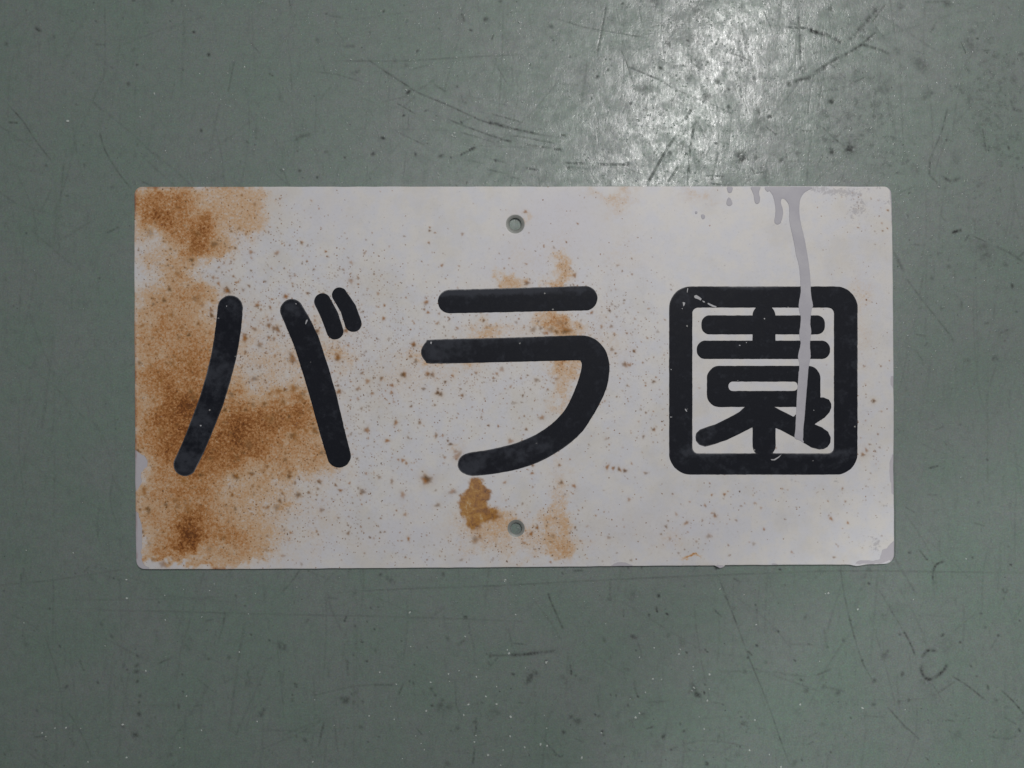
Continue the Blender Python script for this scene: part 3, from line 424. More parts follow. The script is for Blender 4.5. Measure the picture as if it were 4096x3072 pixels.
SPK = v_([(430, 800, 230, 260, .75), (420, 480, 180, 120, .55), (600, 900, 200, 160, .55), (820, 780, 200, 160, .55), (450, 1100, 220, 120, .55), (760, 1080, 180, 120, .40), (1100, 840, 200, 180, .30), (1240, 700, 120, 120, .38), (1330, 800, 120, 140, .32), (1200, 1140, 120, 90, .35), (1000, 760, 100, 60, .25), (720, 640, 160, 100, .40),
     (1500, 1150, 120, 70, .2), (1600, 1120, 200, 60, .10), (1880, 900, 60, 250, .2), (1700, 1060, 150, 30, .15), (1430, 840, 40, 150, .25), (1260, 640, 120, 60, .28), (1050, 1180, 160, 50, .30), (1850, 460, 60, 40, .4)])
BLOT = crop(1600, 1300, 1.659, [(455, 1020), (490, 1008), (530, 1020), (555, 1055), (590, 1085), (607, 1120), (600, 1150), (570, 1170), (600, 1200), (640, 1215), (680, 1250), (640, 1270), (620, 1300), (560, 1310), (545, 1345), (510, 1360), (460, 1350), (430, 1320), (420, 1270), (395, 1230), (395, 1180), (410, 1120), (440, 1080)])
blot_sdf = rough(poly_sdf(BLOT), 13, 15, 21)
CH = [crop(500, 1500, 2.074, P) for P in (
      [(60, 625), (85, 625), (110, 640), (140, 660), (170, 670), (178, 700), (190, 730), (185, 760), (165, 780), (135, 810), (130, 850), (140, 880), (130, 910), (100, 960), (60, 970)],
      [(60, 1130), (88, 1130), (115, 1150), (120, 1190), (135, 1230), (140, 1290), (140, 1400), (135, 1470), (145, 1540), (165, 1585), (200, 1598), (200, 1640), (60, 1640)])]
CH += [crop(2600, 1500, 2.073, P) for P in (
      [(2060, 650), (2005, 660), (1988, 720), (1984, 780), (1990, 850), (2000, 930), (2010, 990), (2060, 1000)], [(2060, 0), (1998, 10), (1996, 60), (2002, 90), (2012, 115), (2060, 120)],
      [(2060, 1350), (2010, 1380), (1975, 1420), (1960, 1440), (1925, 1450), (1915, 1500), (1908, 1530), (1850, 1540), (1800, 1542), (1740, 1540), (1712, 1550), (1705, 1562), (1740, 1568), (1850, 1568), (1940, 1560), (1985, 1535), (2060, 1600)],
      [(545, 1590), (560, 1578), (600, 1578), (615, 1590), (580, 1620)], [(1010, 1570), (1040, 1560), (1060, 1572), (1040, 1590)])]
CH += [crop(2000, 2200, 1.903, [(845, 125), (870, 104), (905, 95), (960, 100), (1000, 112), (1025, 130), (930, 160)])]
CH += [crop(2600, 700, 2.073, [(1990, 80), (1960, 98), (1985, 125), (1990, 180), (2003, 250), (2003, 300), (1998, 330), (2002, 420), (2008, 460), (2060, 460), (2060, 80)])]
chip_sdf = rough(union(*[poly_sdf(P) for P in CH]), 3.5, 16, 4)
GREY = [(2600+x/2.073, 700+y/2.073, rx, ry, a) for x, y, rx, ry, a in ((1450, 130, 60, 12, .7), (1620, 145, 70, 16, .8), (1700, 190, 40, 20, .5), (1730, 290, 34, 26, .75), (1690, 320, 16, 16, .6), (1770, 240, 24, 16, .5), (1920, 215, 36, 8, .6), (1980, 240, 16, 16, .6), (1400, 110, 40, 10, .5), (1840, 110, 60, 8, .6))] + \
       [(2600+x/2.073, 1500+y/2.073, rx, ry, a) for x, y, rx, ry, a in ((1880, 1380, 26, 34, .7), (1960, 1070, 20, 10, .6), (1540, 890, 14, 14, .6), (1210, 880, 18, 9, .5), (1860, 1440, 16, 16, .5))] + [(2290, 1600, 60, 80, .3), (1190*1.85, 880, 80, 60, .1)]
TAN = v_([(400, 470, 130, 90, .13), (420, 760, 150, 130, .13), (400, 1060, 170, 160, .14), (560, 930, 150, 100, .13), (640, 760, 110, 60, .06), (560, 1150, 140, 80, .07), (900, 800, 200, 90, .035), (1100, 1150, 160, 60, .06), (1180, 720, 160, 140, .045), (1230, 480, 200, 70, .03), (1840, 700, 60, 260, .035)])
def rustf(x, y):
    dx = (vnoise(x, y, 90, 41, 3)-.5)*90+(vnoise(x, y, 26, 45, 3)-.5)*70; dy = (vnoise(x, y, 90, 42, 3)-.5)*90+(vnoise(x, y, 26, 46, 3)-.5)*70
    return np.clip(blobs(RUST, x+dx, y+dy)*.84+1.35*blobs(TAN, x+dx, y+dy)*(.4+1.2*vnoise(x, y, 60, 44, 3)), 0, 1.3)
# larger rust pimples placed one by one, and many small ones thrown by density
SP = [(2600+x/2.073, 1500+y/2.073, r, a) for x, y, r, a in ((30, 55, 7, .8), (32, 452, 7, .9), (1855, 215, 8, .9), (1890, 490, 4, .9), (1765, 660, 8, .8), (1795, 625, 7, .7), (1820, 575, 4, .8), (187, 986, 4, .8), (512, 994, 4, 1), (302, 1226, 8, .7), (538, 1165, 8, .8), (515, 1145, 5, .6), (715, 1205, 5, .6), (755, 1085, 4, .7), (920, 1102, 5, .5), (945, 1278, 5, .8), (1500, 1190, 7, .8), (1483, 1165, 4, .6), (1640, 1226, 5, .9), (488, 1335, 9, .5), (133, 1257, 6, .7), (165, 1358, 6, .5), (435, 1205, 4, .7), (1175, 1468, 5, .6), (1525, 1512, 5, .7), (1098, 943, 3.5, .8), (330, 1052, 4, .6), (980, 605, 4, .6), (1045, 605, 4, .6), (1560, 1420, 4, .5), (860, 1400, 7, .4), (385, 1380, 5, .5))]
SP += [(1600+x/1.659, 1300+y/1.659, r, a) for x, y, r, a in ((92, 130, 9, 1), (25, 328, 11, 1), (185, 325, 9, .9), (215, 330, 10, .7), (250, 450, 9, 1), (270, 460, 9, .8), (300, 378, 6, .9), (350, 338, 5, .9), (105, 240, 8, .7), (130, 648, 7, .7), (240, 735, 7, .8), (283, 735, 5, .7), (318, 768, 5, .9), (335, 790, 7, .9), (380, 870, 15, .6), (370, 840, 9, .5), (176, 1025, 17, 1), (350, 1105, 12, .6), (18, 1125, 10, .6), (250, 1195, 9, .6), (500, 1425, 14, .6), (530, 1405, 9, .6), (870, 1385, 8, 1), (910, 1345, 7, 1), (1072, 1045, 8, .8), (1058, 930, 6, .8), (1155, 1068, 8, .8), (1375, 943, 8, .9), (1415, 950, 7, .9), (1455, 958, 8, .9), (1492, 967, 8, .9), (880, 932, 6, .9), (877, 983, 6, .9), (732, 770, 10, .6), (942, 615, 9, .7), (838, 692, 6, .9), (815, 468, 5, .9), (980, 428, 5, .8), (620, 353, 5, .8), (540, 612, 5, .7), (695, 1045, 6, .7), (1490, 262, 10, .7), (1525, 265, 7, .6), (1553, 172, 6, .9), (1508, 402, 5, .6), (1615, 740, 6, .7), (1520, 1158, 7, .6), (1385, 1410, 7, .5), (1630, 983, 7, .6), (905, 365, 9, .6), (643, 323, 6, .7), (505, 318, 6, .7), (675, 295, 9, .5), (15, 900, 6, .8), (42, 915, 5, .7), (34, 1257, 7, .6), (400, 1130, 6, .8), (1018, 1400, 8, .5), (850, 960, 3, .7), (885, 30, 12, .5), (1100, 40, 10, .9), (1040, 45, 9, .8), (1000, 30, 14, .5), (960, 55, 8, .6))]
SP += [(1000+x/1.659, 1000+y/1.659, r, a) for x, y, r, a in ((583, 715, 12, 1), (570, 690, 5, .8), (590, 940, 10, .9), (583, 900, 6, .8), (780, 870, 9, .7), (872, 852, 8, .8), (715, 922, 8, .7), (1085, 630, 9, 1), (1020, 828, 10, 1), (1178, 825, 6, .9), (943, 898, 7, .9), (235, 307, 8, .9), (48, 368, 8, .9), (445, 538, 9, .9), (637, 535, 9, .9), (545, 478, 5, .8), (383, 288, 5, .8), (850, 290, 6, .6), (852, 378, 4, .8), (838, 372, 3, .8), (1168, 350, 9, .6), (488, 290, 6, .7), (515, 43, 4, .8), (378, 75, 4, .9), (775, 1195, 11, .8), (968, 1145, 9, .8), (910, 1265, 8, .9), (1128, 1145, 7, .7), (1015, 1395, 7, .8), (1038, 1415, 6, .8), (710, 1385, 5, .8), (265, 1480, 9, .8), (262, 1508, 7, .7), (1170, 1525, 18, 1), (942, 1535, 8, .6), (568, 1560, 6, .9), (600, 1595, 7, .9), (745, 1605, 12, .7), (320, 1625, 12, .6), (215, 1615, 7, .7), (462, 1535, 8, .7), (660, 1548, 5, .8), (718, 1580, 5, .7), (1015, 1625, 10, .5), (740, 1052, 6, .6), (290, 915, 12, .8), (235, 925, 8, .8), (190, 938, 10, .7), (125, 500, 9, .8), (160, 520, 10, .8), (125, 580, 7, .8), (160, 590, 7, .7), (70, 625, 8, .6), (28, 855, 12, .6), (280, 710, 14, .7), (440, 540, 6, .9), (858, 1508, 7, .6), (770, 1485, 5, .6), (1050, 1245, 6, .6), (670, 205, 10, .5), (718, 185, 6, .7), (667, 158, 4, .8), (760, 20, 6, .6), (180, 20, 8, .6), (298, 170, 5, .6), (425, 128, 5, .6), (600, 820, 5, .6), (715, 985, 6, .5), (480, 1660, 5, .4), (290, 1235, 15, .8), (95, 1020, 9, .9), (220, 1005, 8, .8), (370, 1195, 7, .8), (430, 1190, 10, .8))]
SP += [(500+x/2.074, 700+y/2.074, r, a) for x, y, r, a in ((850, 958, 12, 1), (830, 955, 9, .7), (370, 948, 8, .9), (325, 1040, 9, .9), (460, 1015, 5, .9), (555, 705, 9, .9), (435, 820, 10, .6), (500, 770, 5, .8), (740, 575, 14, .7), (385, 1160, 10, .8), (718, 1165, 9, 1), (715, 1120, 8, .8), (610, 1235, 7, .9), (530, 1328, 7, 1), (995, 1355, 12, 1), (1000, 1325, 6, .8), (1195, 1250, 8, .9), (1265, 1280, 11, .9), (1075, 1278, 9, .7), (1115, 1410, 10, .6), (1000, 1470, 7, .8), (1390, 1520, 15, .8), (1390, 1545, 10, .8), (1590, 1298, 8, .9), (1098, 1082, 8, .9), (1205, 1098, 6, .9), (1335, 1008, 8, 1), (1515, 980, 6, .9), (1030, 920, 6, .8), (1045, 640, 8, .7), (1465, 560, 7, .8), (1255, 650, 8, .6), (1510, 715, 4, 1), (1470, 735, 4, .8), (880, 718, 4, .8), (900, 840, 5, .9), (775, 900, 7, .8), (732, 850, 7, .7), (980, 955, 6, .6), (145, 1248, 8, .8), (725, 1042, 6, .9), (600, 1030, 14, .5), (640, 1080, 8, .6), (575, 1020, 10, .5), (915, 605, 5, .9), (120, 1560, 9, .7), (215, 1580, 7, .7), (540, 610, 9, .6), (605, 490, 12, .4), (210, 480, 14, .35), (1245, 1500, 6, .6), (1120, 1590, 6, .7), (550, 1555, 7, .7), (395, 1560, 8, .6), (480, 1540, 7, .7), (260, 1485, 6, .7), (415, 1590, 7, .7), (470, 1265, 8, .6), (225, 1352, 6, .6), (1220, 1195, 6, .6), (905, 700, 4, .7), (1410, 835, 4, .7), (1215, 775, 4, .7), (985, 1325, 6, .7))]
SP += [(500+x/2.074, 1500+y/2.074, r, a) for x, y, r, a in ((920, 840, 12, 1), (1050, 822, 10, .9), (1365, 840, 9, 1), (1365, 800, 7, .8), (890, 995, 7, 1), (870, 970, 4, .8), (870, 922, 4, .8), (1305, 982, 6, .8), (1440, 997, 9, .8), (1285, 1045, 9, .8), (1610, 885, 8, .9), (1580, 465, 12, .9), (1400, 515, 10, .7), (1310, 222, 8, .8), (1155, 235, 7, .8), (1400, 115, 10, .7), (1325, 118, 6, .8), (1205, 155, 8, .7), (885, 160, 10, .7), (1060, 250, 9, .6), (1205, 365, 14, .7), (160, 950, 9, .8), (165, 980, 9, .7), (185, 1108, 9, .9), (200, 1120, 9, .7), (125, 1115, 6, .9), (425, 1040, 9, .7), (340, 1078, 9, .8), (440, 1085, 12, .6), (520, 1100, 16, .6), (545, 130, 9, .8), (570, 185, 9, .7), (485, 875, 8, .9), (625, 830, 6, 1), (540, 935, 3.5, 1), (558, 940, 3.5, .9), (580, 928, 4, .9), (1180, 1100, 8, .7), (1260, 1100, 14, .45), (915, 1110, 8, .7), (835, 1080, 6, .7), (1038, 1112, 4, .8), (1180, 1335, 5, .8), (755, 1335, 5, .7), (145, 1300, 7, .8), (320, 1570, 14, .6), (300, 1565, 9, .5), (1025, 575, 14, .4), (240, 210, 8, .6), (295, 465, 9, .7), (180, 390, 7, .8), (830, 290, 8, .9), (1170, 760, 7, .7), (1145, 795, 10, .5), (1330, 650, 6, .8), (1330, 700, 8, .7), (1630, 645, 9, .7), (1300, 590, 8, .6), (1000, 290, 7, .7), (1560, 405, 6, 1), (1480, 150, 12, .6), (1465, 200, 12, .5), (1530, 290, 8, .6), (710, 690, 7, .8), (985, 640, 6, .6), (1600, 945, 6, .7), (1630, 1120, 9, .6), (1355, 1135, 6, .5), (820, 1350, 10, .4), (700, 1440, 10, .3), (1170, 1450, 10, .3), (1310, 1500, 7, .4), (240, 1530, 10, .3), (270, 1330, 8, .4), (200, 1400, 8, .4))]
SP += [(1700+x/2.074, 700+y/2.074, r, a) for x, y, r, a in ((40, 435, 4, .9), (38, 462, 5, .9), (83, 478, 4, .8), (32, 562, 5, .8), (140, 750, 6, .8), (283, 755, 4, .6), (12, 1055, 8, .9), (25, 1140, 6, .9), (203, 1195, 5, .9), (487, 1207, 6, .9), (103, 1230, 6, .7), (268, 1270, 6, .7), (1240, 832, 8, .8), (1735, 1463, 6, 1), (1660, 1570, 9, .8), (1690, 1575, 8, .7), (1845, 1353, 4, .8), (1652, 1038, 4, .8), (1545, 1255, 7, .6), (840, 738, 5, .6), (1715, 693, 3.5, .8), (845, 895, 10, .8), (640, 1605, 8, .5), (1550, 1447, 8, .6), (1090, 1690, 8, .5), (1170, 1290, 16, .9), (1115, 1225, 12, .5), (1010, 1310, 7, .9), (940, 1215, 5, .8), (960, 1270, 8, .6), (310, 490, 6, .6), (700, 690, 3.5, .6), (615, 650, 3, .8), (1070, 602, 5, .5), (1210, 775, 5, .5), (1590, 1175, 5, .5), (1990, 1200, 4, .6), (1930, 1300, 6, .4))]
spkd = lambda x, y: blobs(SPK, x, y)
n_ = 0
while n_ < 3600:
    x, y = rng.uniform(545, 3565), rng.uniform(752, 2258)
    if rng.random() < float(spkd(np.float64(x), np.float64(y)))*.9+.003:
        r = 1.7+rng.exponential(1.0); r = min(r, 7)
        SP.append((x, y, r, rng.uniform(.35, .95))); n_ += 1
P_STEP = 3.0
gx_ = np.arange(500, 3620, 2.0); gy_ = np.arange(720, 2300, 2.0); spot = np.zeros((len(gy_), len(gx_)), np.float32)
halo = np.zeros_like(spot)
for x, y, r, a in SP:
    i0, i1 = int((x-4*r-500)/2), int((x+4*r-500)/2)+2; j0, j1 = int((y-4*r-720)/2), int((y+4*r-720)/2)+2
    i0, j0 = max(i0, 0), max(j0, 0)
    xx, yy = np.meshgrid(gx_[i0:i1], gy_[j0:j1])
    if xx.size == 0: continue
    an = rng.uniform(0, 3.14); el = rng.uniform(.72, 1.35); dx, dy = xx-x, yy-y
    th = np.arctan2(dy, dx); lob = 0.82*(1+.16*np.sin(3*th+an*5)+.10*np.sin(5*th+an*9))
    d = np.hypot((dx*math.cos(an)+dy*math.sin(an))*el, (-dx*math.sin(an)+dy*math.cos(an))/el)/(r*lob)
    spot[j0:j1, i0:i1] = np.maximum(spot[j0:j1, i0:i1], a*np.clip(1.5-d, 0, 1)**.8)
    halo[j0:j1, i0:i1] = np.maximum(halo[j0:j1, i0:i1], min(1, r/9)*a*np.exp(-(d/2.0)**2))
def lookup(arr):
    def f(x, y):
        u = np.clip((x-500)/2, 0, arr.shape[1]-2); v = np.clip((y-720)/2, 0, arr.shape[0]-2)
        i = u.astype(int); j = v.astype(int); fu = u-i; fv = v-j
        return (arr[j, i]*(1-fu)+arr[j, i+1]*fu)*(1-fv)+(arr[j+1, i]*(1-fu)+arr[j+1, i+1]*fu)*fv
    return f

E = Mat('white_enamel_paint')
ru, spk, bl, chp, tone, spt, hal, gy2, edg = [E.attr(k) for k in ('rust', 'specks', 'blotch', 'chip', 'tone', 'spot', 'halo', 'greywear', 'edge')]
n1 = E.noise(.16, 5, .62); n2 = E.noise(.9, 4, .65); n3 = E.noise(1.35, 3, .8)
white = E.mix(E.rng(n1, .35, .65), (.625, .618, .650), (.670, .642, .622))
white = E.mix(E.rng(E.noise(.045, 5, .65), .46, .66, 0, .35), white, (.56, .52, .46))
white = E.mix(E.rng(tone, .1, 1, 0, .8), white, (.60, .585, .635))
# faint grey mottling of the old paint
white = E.mix(E.rng(E.math('ADD', n2, E.math('MULTIPLY', spk, .10)), .50, .82, 0, .22), white, (.40, .385, .345))
r1 = E.math('MULTIPLY', ru, E.math('ADD', .02, E.math('MULTIPLY', n2, 1.82)))
r1 = E.math('ADD', r1, E.math('MULTIPLY', E.math('SUBTRACT', n3, .5), E.math('MULTIPLY', ru, 1.5)))
r1 = E.math('MULTIPLY', r1, E.rng(n1, .25, .7, .88, 1.12, False))
rc = E.ramp(r1, [(0, (.58, .55, .56)), (.10, (.62, .53, .46)), (.28, (.585, .395, .245)), (.50, (.475, .222, .078)), (.74, (.29, .098, .016)), (1.0, (.14, .042, .007))])
col = E.mix(E.rng(r1, .0, .22), white, rc)
# blotch of flaking rust
bcol = E.ramp(E.noise(.30, 5, .78, dist=.4), [(.34, (.16, .052, .005)), (.47, (.33, .130, .009)), (.58, (.43, .20, .022)), (.68, (.52, .37, .21))])
bm = E.rng(E.math('ADD', bl, E.math('MULTIPLY', E.math('SUBTRACT', n3, .5), 16.0)), -11.0, 10.0, 1, 0)
col = E.mix(E.math('MULTIPLY', bm, .92), col, bcol)
col = E.mix(E.math('MULTIPLY', hal, .40), col, (.44, .27, .12))
# procedural small speckle driven by density
sv, sc_ = E.voro(.95, E.addv(E.mm, E.noise(2.2, 2, .5, color=True), .7)); sr = E.sepx(sc_)
sm = E.math('MULTIPLY', E.rng(sv, .14, .34, 1, 0), E.math('LESS_THAN', sr[0], E.math('MULTIPLY', E.math('ADD', spk, E.math('MULTIPLY', ru, 1.1)), .55)))
sv2, sc2_ = E.voro(.55, E.addv(E.addv(E.mm, E.noise(1.2, 2, .5, color=True), .9), E.noise(.05, 1, color=True), 9)); sr2 = E.sepx(sc2_)
sm2 = E.math('MULTIPLY', E.rng(sv2, .10, .24, 1, 0), E.math('LESS_THAN', sr2[0], E.math('ADD', E.math('MULTIPLY', spk, .18), E.math('MULTIPLY', ru, .85))))
spcol = E.mix(E.sepx(E.noise(.4, 2, color=True))[1], (.31, .115, .014), (.14, .062, .016))
col = E.mix(E.math('MULTIPLY', sm, E.rng(sr[1], 0, 1, .25, .9)), col, spcol)
col = E.mix(E.math('MULTIPLY', sm2, E.rng(sr2[1], 0, 1, .4, .95)), col, E.mix(sr2[2], (.27, .10, .012), (.10, .044, .012)))
spc2 = E.mix(E.rng(E.noise(.33, 2, .5), .38, .62), (.32, .115, .010), (.12, .052, .012))
spc2 = E.mix(E.rng(n3, .46, .72, 0, .45), spc2, (.44, .22, .06))
col = E.mix(E.math('MULTIPLY', spt, .92, clamp=True), col, spc2)
# grey scuffs and bare primer at the chipped rim
gm = E.rng(E.math('ADD', E.noise(.75, 4, .7), E.math('MULTIPLY', gy2, .26)), .62, .76, 0, .55)
col = E.mix(gm, col, (.34, .32, .34))
cm = E.rng(chp, -1.5, 1.5, 1, 0)
col = E.mix(cm, col, E.mix(E.noise(.3, 3), (.46, .435, .48), (.50, .475, .50)))
# rust line on the very rim at the left, grey on the right
rim = E.rng(edg, -9, -2, 0, 1)
col = E.mix(E.math('MULTIPLY', rim, E.rng(ru, .08, .5, 0, .75)), col, (.25, .10, .065))
hE = E.math('ADD', E.math('MULTIPLY', n3, .35), E.math('MULTIPLY', n2, .5)); hE = E.math('ADD', hE, E.math('MULTIPLY', spt, .9)); hE = E.math('SUBTRACT', hE, E.math('MULTIPLY', cm, 1.6)); hE = E.math('ADD', hE, E.math('MULTIPLY', bm, .6))
rgE = E.math('ADD', .46, E.math('MULTIPLY', E.math('MAXIMUM', r1, spt), .35), clamp=True)
enamel = E.out(col, rgE, E.bump(hE, .45, .00008), .4)
TONE = [(2230, 850, 170, 130, .8), (2060, 1060, 260, 120, .5), (2500, 950, 300, 200, .3), (3000, 1000, 300, 200, .2), (1300, 850, 200, 100, .5), (2500, 1500, 200, 400, .3), (1600, 2150, 300, 80, .5), (2700, 2100, 400, 120, .5)]
plate = sheet('plate', plate_sdf, (530, 740, 3580, 2278), P_STEP, 0.0012, [(0.6, 0.00004), (1.2, 0.00014), (1.2, 0.0010), (0.0, 0.0012)], enamel,
    dict(rust=rustf, specks=spkd, blotch=blot_sdf, chip=chip_sdf, tone=lambda x, y: blobs(TONE, x, y), spot=lookup(spot), halo=lookup(halo), greywear=lambda x, y: blobs(GREY, x, y), edge=edge), sign)
plate['label'] = 'white painted steel plate, stained orange with rust on its left side'

# countersunk screw holes: a dished ring lining each hole
RM = Mat('bare_hole_metal')
ring_m = RM.out(RM.mix(RM.noise(.9, 4, .65), (.19, .20, .185), (.33, .33, .31)), .5, RM.bump(RM.noise(2.0, 3), .5, .0001), .5, .15)
def ring(c, ro, ri, lab):
    prof = [(ro+2.0, -.00002), (ro, -.00005), (ro*.80, -.00022), (ro*.76, -.00030), (ri*1.10, -.00040), (ri, -.00052), (ri*.985, -.00115), (ro, -.00118)]
    n = 64; V = []; Fc = []
    for r, dz in prof:
        for k in range(n):
            a = 2*math.pi*k/n; x, y = c[0]+r*math.cos(a)*(1+.006*math.sin(3*a)), c[1]+r*math.sin(a)
            z = 0.0012+dz+float(warp(x, y)); kk = (D-z)/D
            V.append(((x-2048)*S*kk, (1536-y)*S*kk, z))
    for l in range(len(prof)-1):
        for k in range(n):
            Fc.append((l*n+k, (l+1)*n+k, (l+1)*n+(k+1) % n, l*n+(k+1) % n))
    me = bpy.data.meshes.new('screw_hole'); me.from_pydata(V, [], Fc); me.update()
    me.polygons.foreach_set('use_smooth', np.ones(len(Fc), bool)); me.materials.append(ring_m)
    o = bpy.data.objects.new('screw_hole', me); link(o, sign); o['label'] = lab
ring(H1, 38, 24, 'countersunk screw hole near the top edge'); ring(H2, 35, 22.5, 'countersunk screw hole near the bottom edge')

# letters
def cr7(P): return crop(2600, 1100, 1.952, P)
def b7(x0, y0, x1, y1, r): return box_sdf(2600+x0/1.952, 1100+y0/1.952, 2600+x1/1.952, 1100+y1/1.952, r/1.952)
def s7(*P): return stroke_sdf([(2600+x/1.952, 1100+y/1.952, r/1.952) for x, y, r in P])
ba = union(stroke_sdf([(921, 1232, 50), (915, 1300, 51), (905, 1370, 50.5), (894, 1430, 50), (874, 1510, 49.5), (848, 1598, 49), (812, 1693, 48), (775, 1785, 47), (740, 1858, 46)]),
           stroke_sdf([(1167, 1242, 46), (1194, 1296, 49.5), (1224, 1362, 51.5), (1263, 1482, 52), (1298, 1603, 52), (1328, 1723, 49.5), (1356, 1823, 47)]),
           stroke_sdf([(1290, 1206, 33), (1318, 1261, 34.5), (1340, 1324, 33.5)]), stroke_sdf([(1358, 1180, 30), (1393, 1235, 32), (1413, 1294, 33.5)]))
RA = crop(1600, 1300, 1.659, [(210, 97), (500, 90), (800, 82), (1000, 75), (1150, 70), (1230, 72), (1290, 92), (1340, 135), (1372, 190), (1389, 260), (1387, 330), (1375, 400), (1350, 470), (1312, 545), (1265, 625), (1215, 700), (1150, 765), (1070, 825), (980, 880), (880, 925), (780, 957), (680, 978), (580, 993), (490, 1000), (440, 993), (400, 967), (384, 935), (390, 895), (420, 862), (470, 846), (560, 833), (650, 815), (740, 793), (820, 765), (900, 728), (970, 685), (1035, 632), (1090, 570), (1130, 500), (1160, 430), (1183, 370), (1200, 310), (1207, 262), (1200, 242), (1180, 234), (1000, 238), (800, 243), (500, 250), (210, 256), (170, 240), (145, 205), (140, 175), (150, 145), (175, 112)])
ra = union(poly_sdf(spline(RA, 3)), stroke_sdf([(1799, 1206, 47), (2341, 1193, 48.5)]))
en = union(minus(b7(150, 90, 1620, 1558, 168), b7(330, 254, 1437, 1393, 48)), s7((890, 320, 89), (890, 560, 89)), b7(403, 316, 1365, 463, 62), b7(366, 513, 1405, 655, 66),
           minus(b7(445, 710, 1330, 1030, 98), b7(612, 832, 1155, 906, 34)), s7((891, 1100, 89), (891, 1330, 89)),
           poly_sdf(cr7([(355, 1265), (362, 1235), (390, 1208), (430, 1193), (520, 1163), (640, 1103), (700, 1067), (745, 1025), (900, 1020), (900, 1190), (805, 1185), (700, 1240), (600, 1287), (500, 1322), (430, 1340), (385, 1325), (360, 1295)])),
           poly_sdf(cr7([(890, 1020), (960, 1024), (1030, 1062), (1120, 1107), (1148, 1080), (1200, 1025), (1250, 900), (1325, 900), (1330, 958), (1355, 957), (1395, 973), (1415, 1005), (1415, 1035), (1400, 1072), (1365, 1112), (1282, 1165), (1340, 1190), (1390, 1225), (1410, 1270), (1408, 1310), (1385, 1343), (1355, 1359), (1320, 1362), (1260, 1345), (1200, 1310), (1130, 1268), (1040, 1220), (975, 1190), (890, 1150)])))
K = Mat('black_lettering_paint')
dd, kd = K.attr('dust'), K.attr('depth')
a1 = K.noise(.25, 5, .68); a2 = K.noise(1.8, 3, .7)
kc = K.mix(K.rng(K.math('ADD', a1, K.math('MULTIPLY', dd, .34)), .50, .85, 0, .75), (.0080, .0092, .0145), (.045, .049, .062))
kc = K.mix(K.rng(a2, .45, .8, 0, .22), kc, (.035, .037, .043))
kv, kvc = K.voro(.30, K.addv(K.mm, K.noise(2, 2, .5, color=True), .8)); kr = K.sepx(kvc)
ks = K.math('MULTIPLY', K.rng(kv, .06, .13, 1, 0), K.math('LESS_THAN', kr[0], .075))
kc = K.mix(K.math('MULTIPLY', ks, .75), kc, (.42, .41, .40))
fr = K.rng(K.math('ADD', kd, K.math('MULTIPLY', K.math('SUBTRACT', a2, .5), 7.0)), -5.0, 0, 0, K.math('MULTIPLY', dd, .9, clamp=True))
kc = K.mix(fr, kc, (.23, .225, .235))
black = K.out(kc, K.rng(a1, .3, .7, .48, .62, False), K.bump(K.math('ADD', a2, K.math('MULTIPLY', a1, .5)), .35, .00006), .12)
KD = [(750, 1850, 70, 50, 1.0), (860, 1500, 60, 90, .8), (800, 1700, 60, 80, .6), (920, 1210, 60, 40, .7), (1180, 1230, 60, 50, .6), (1760, 1395, 70, 60, .9), (2060, 1160, 320, 18, 1.1), (1850, 1165, 150, 20, .8), (2000, 1355, 250, 20, .6), (2050, 1800, 200, 60, .5), (1850, 1880, 80, 60, .7), (2720, 1180, 60, 60, .5), (3000, 1150, 120, 10, 1.1), (2850, 1810, 130, 16, .9), (3260, 1815, 120, 16, 1.0), (2800, 1810, 50, 25, .5), (3420, 1400, 50, 200, .2), (3000, 1880, 250, 40, .15), (2820, 1740, 50, 50, .4)]
side = [(0.5, 0.00002), (0.5, 0.00009)]
def letter(f, bb, lab):
    o = sheet('letter', f, bb, 4.0, 0.00126, side, black, dict(dust=lambda x, y: blobs(KD, x, y), depth=f), sign); o['label'] = lab
letter(rough(ba, .8, 14, 61), (680, 1130, 1470, 1930), 'black katakana character ba with two short voicing marks')
letter(rough(ra, .8, 14, 62), (1670, 1130, 2450, 1920), 'black katakana character ra')
letter(rough(en, .8, 14, 63), (2660, 1130, 3450, 1910), 'black boxed kanji character meaning garden, crossed by the grey drip')

# grey paint drips over plate and letter
G = Mat('grey_drip_paint')
gmat = G.out(G.mix(G.rng(G.noise(.12, 4, .6), .35, .7), (.42, .405, .445), (.475, .46, .49)), .55, G.bump(G.noise(1.2, 3), .3, .00008), .45)
def c6(P): return crop(2600, 700, 2.073, P)
MAIN = c6([(1000, 99), (1020, 165), (1035, 220), (1043, 290), (1040, 340), (1034, 380), (1042, 402), (1058, 408), (1078, 400), (1090, 370), (1100, 330), (1098, 280), (1085, 240), (1085, 205), (1100, 193), (1125, 205), (1150, 240), (1157, 280), (1157, 360), (1165, 420), (1180, 490), (1200, 580), (1212, 660), (1235, 740), (1245, 830), (1250, 900), (1252, 960), (1245, 1010), (1235, 1080), (1240, 1130), (1252, 1180), (1248, 1250), (1240, 1310), (1245, 1360), (1250, 1400), (1240, 1450), (1230, 1510), (1240, 1560), (1238, 1620)])
MAIN += cr7([(1162, 760), (1160, 800), (1152, 900), (1146, 1000), (1142, 1100), (1137, 1200), (1131, 1270), (1165, 1288), (1198, 1306), (1192, 1285), (1195, 1262), (1196, 1200), (1206, 1100), (1214, 1000), (1222, 900), (1230, 800), (1234, 740)])
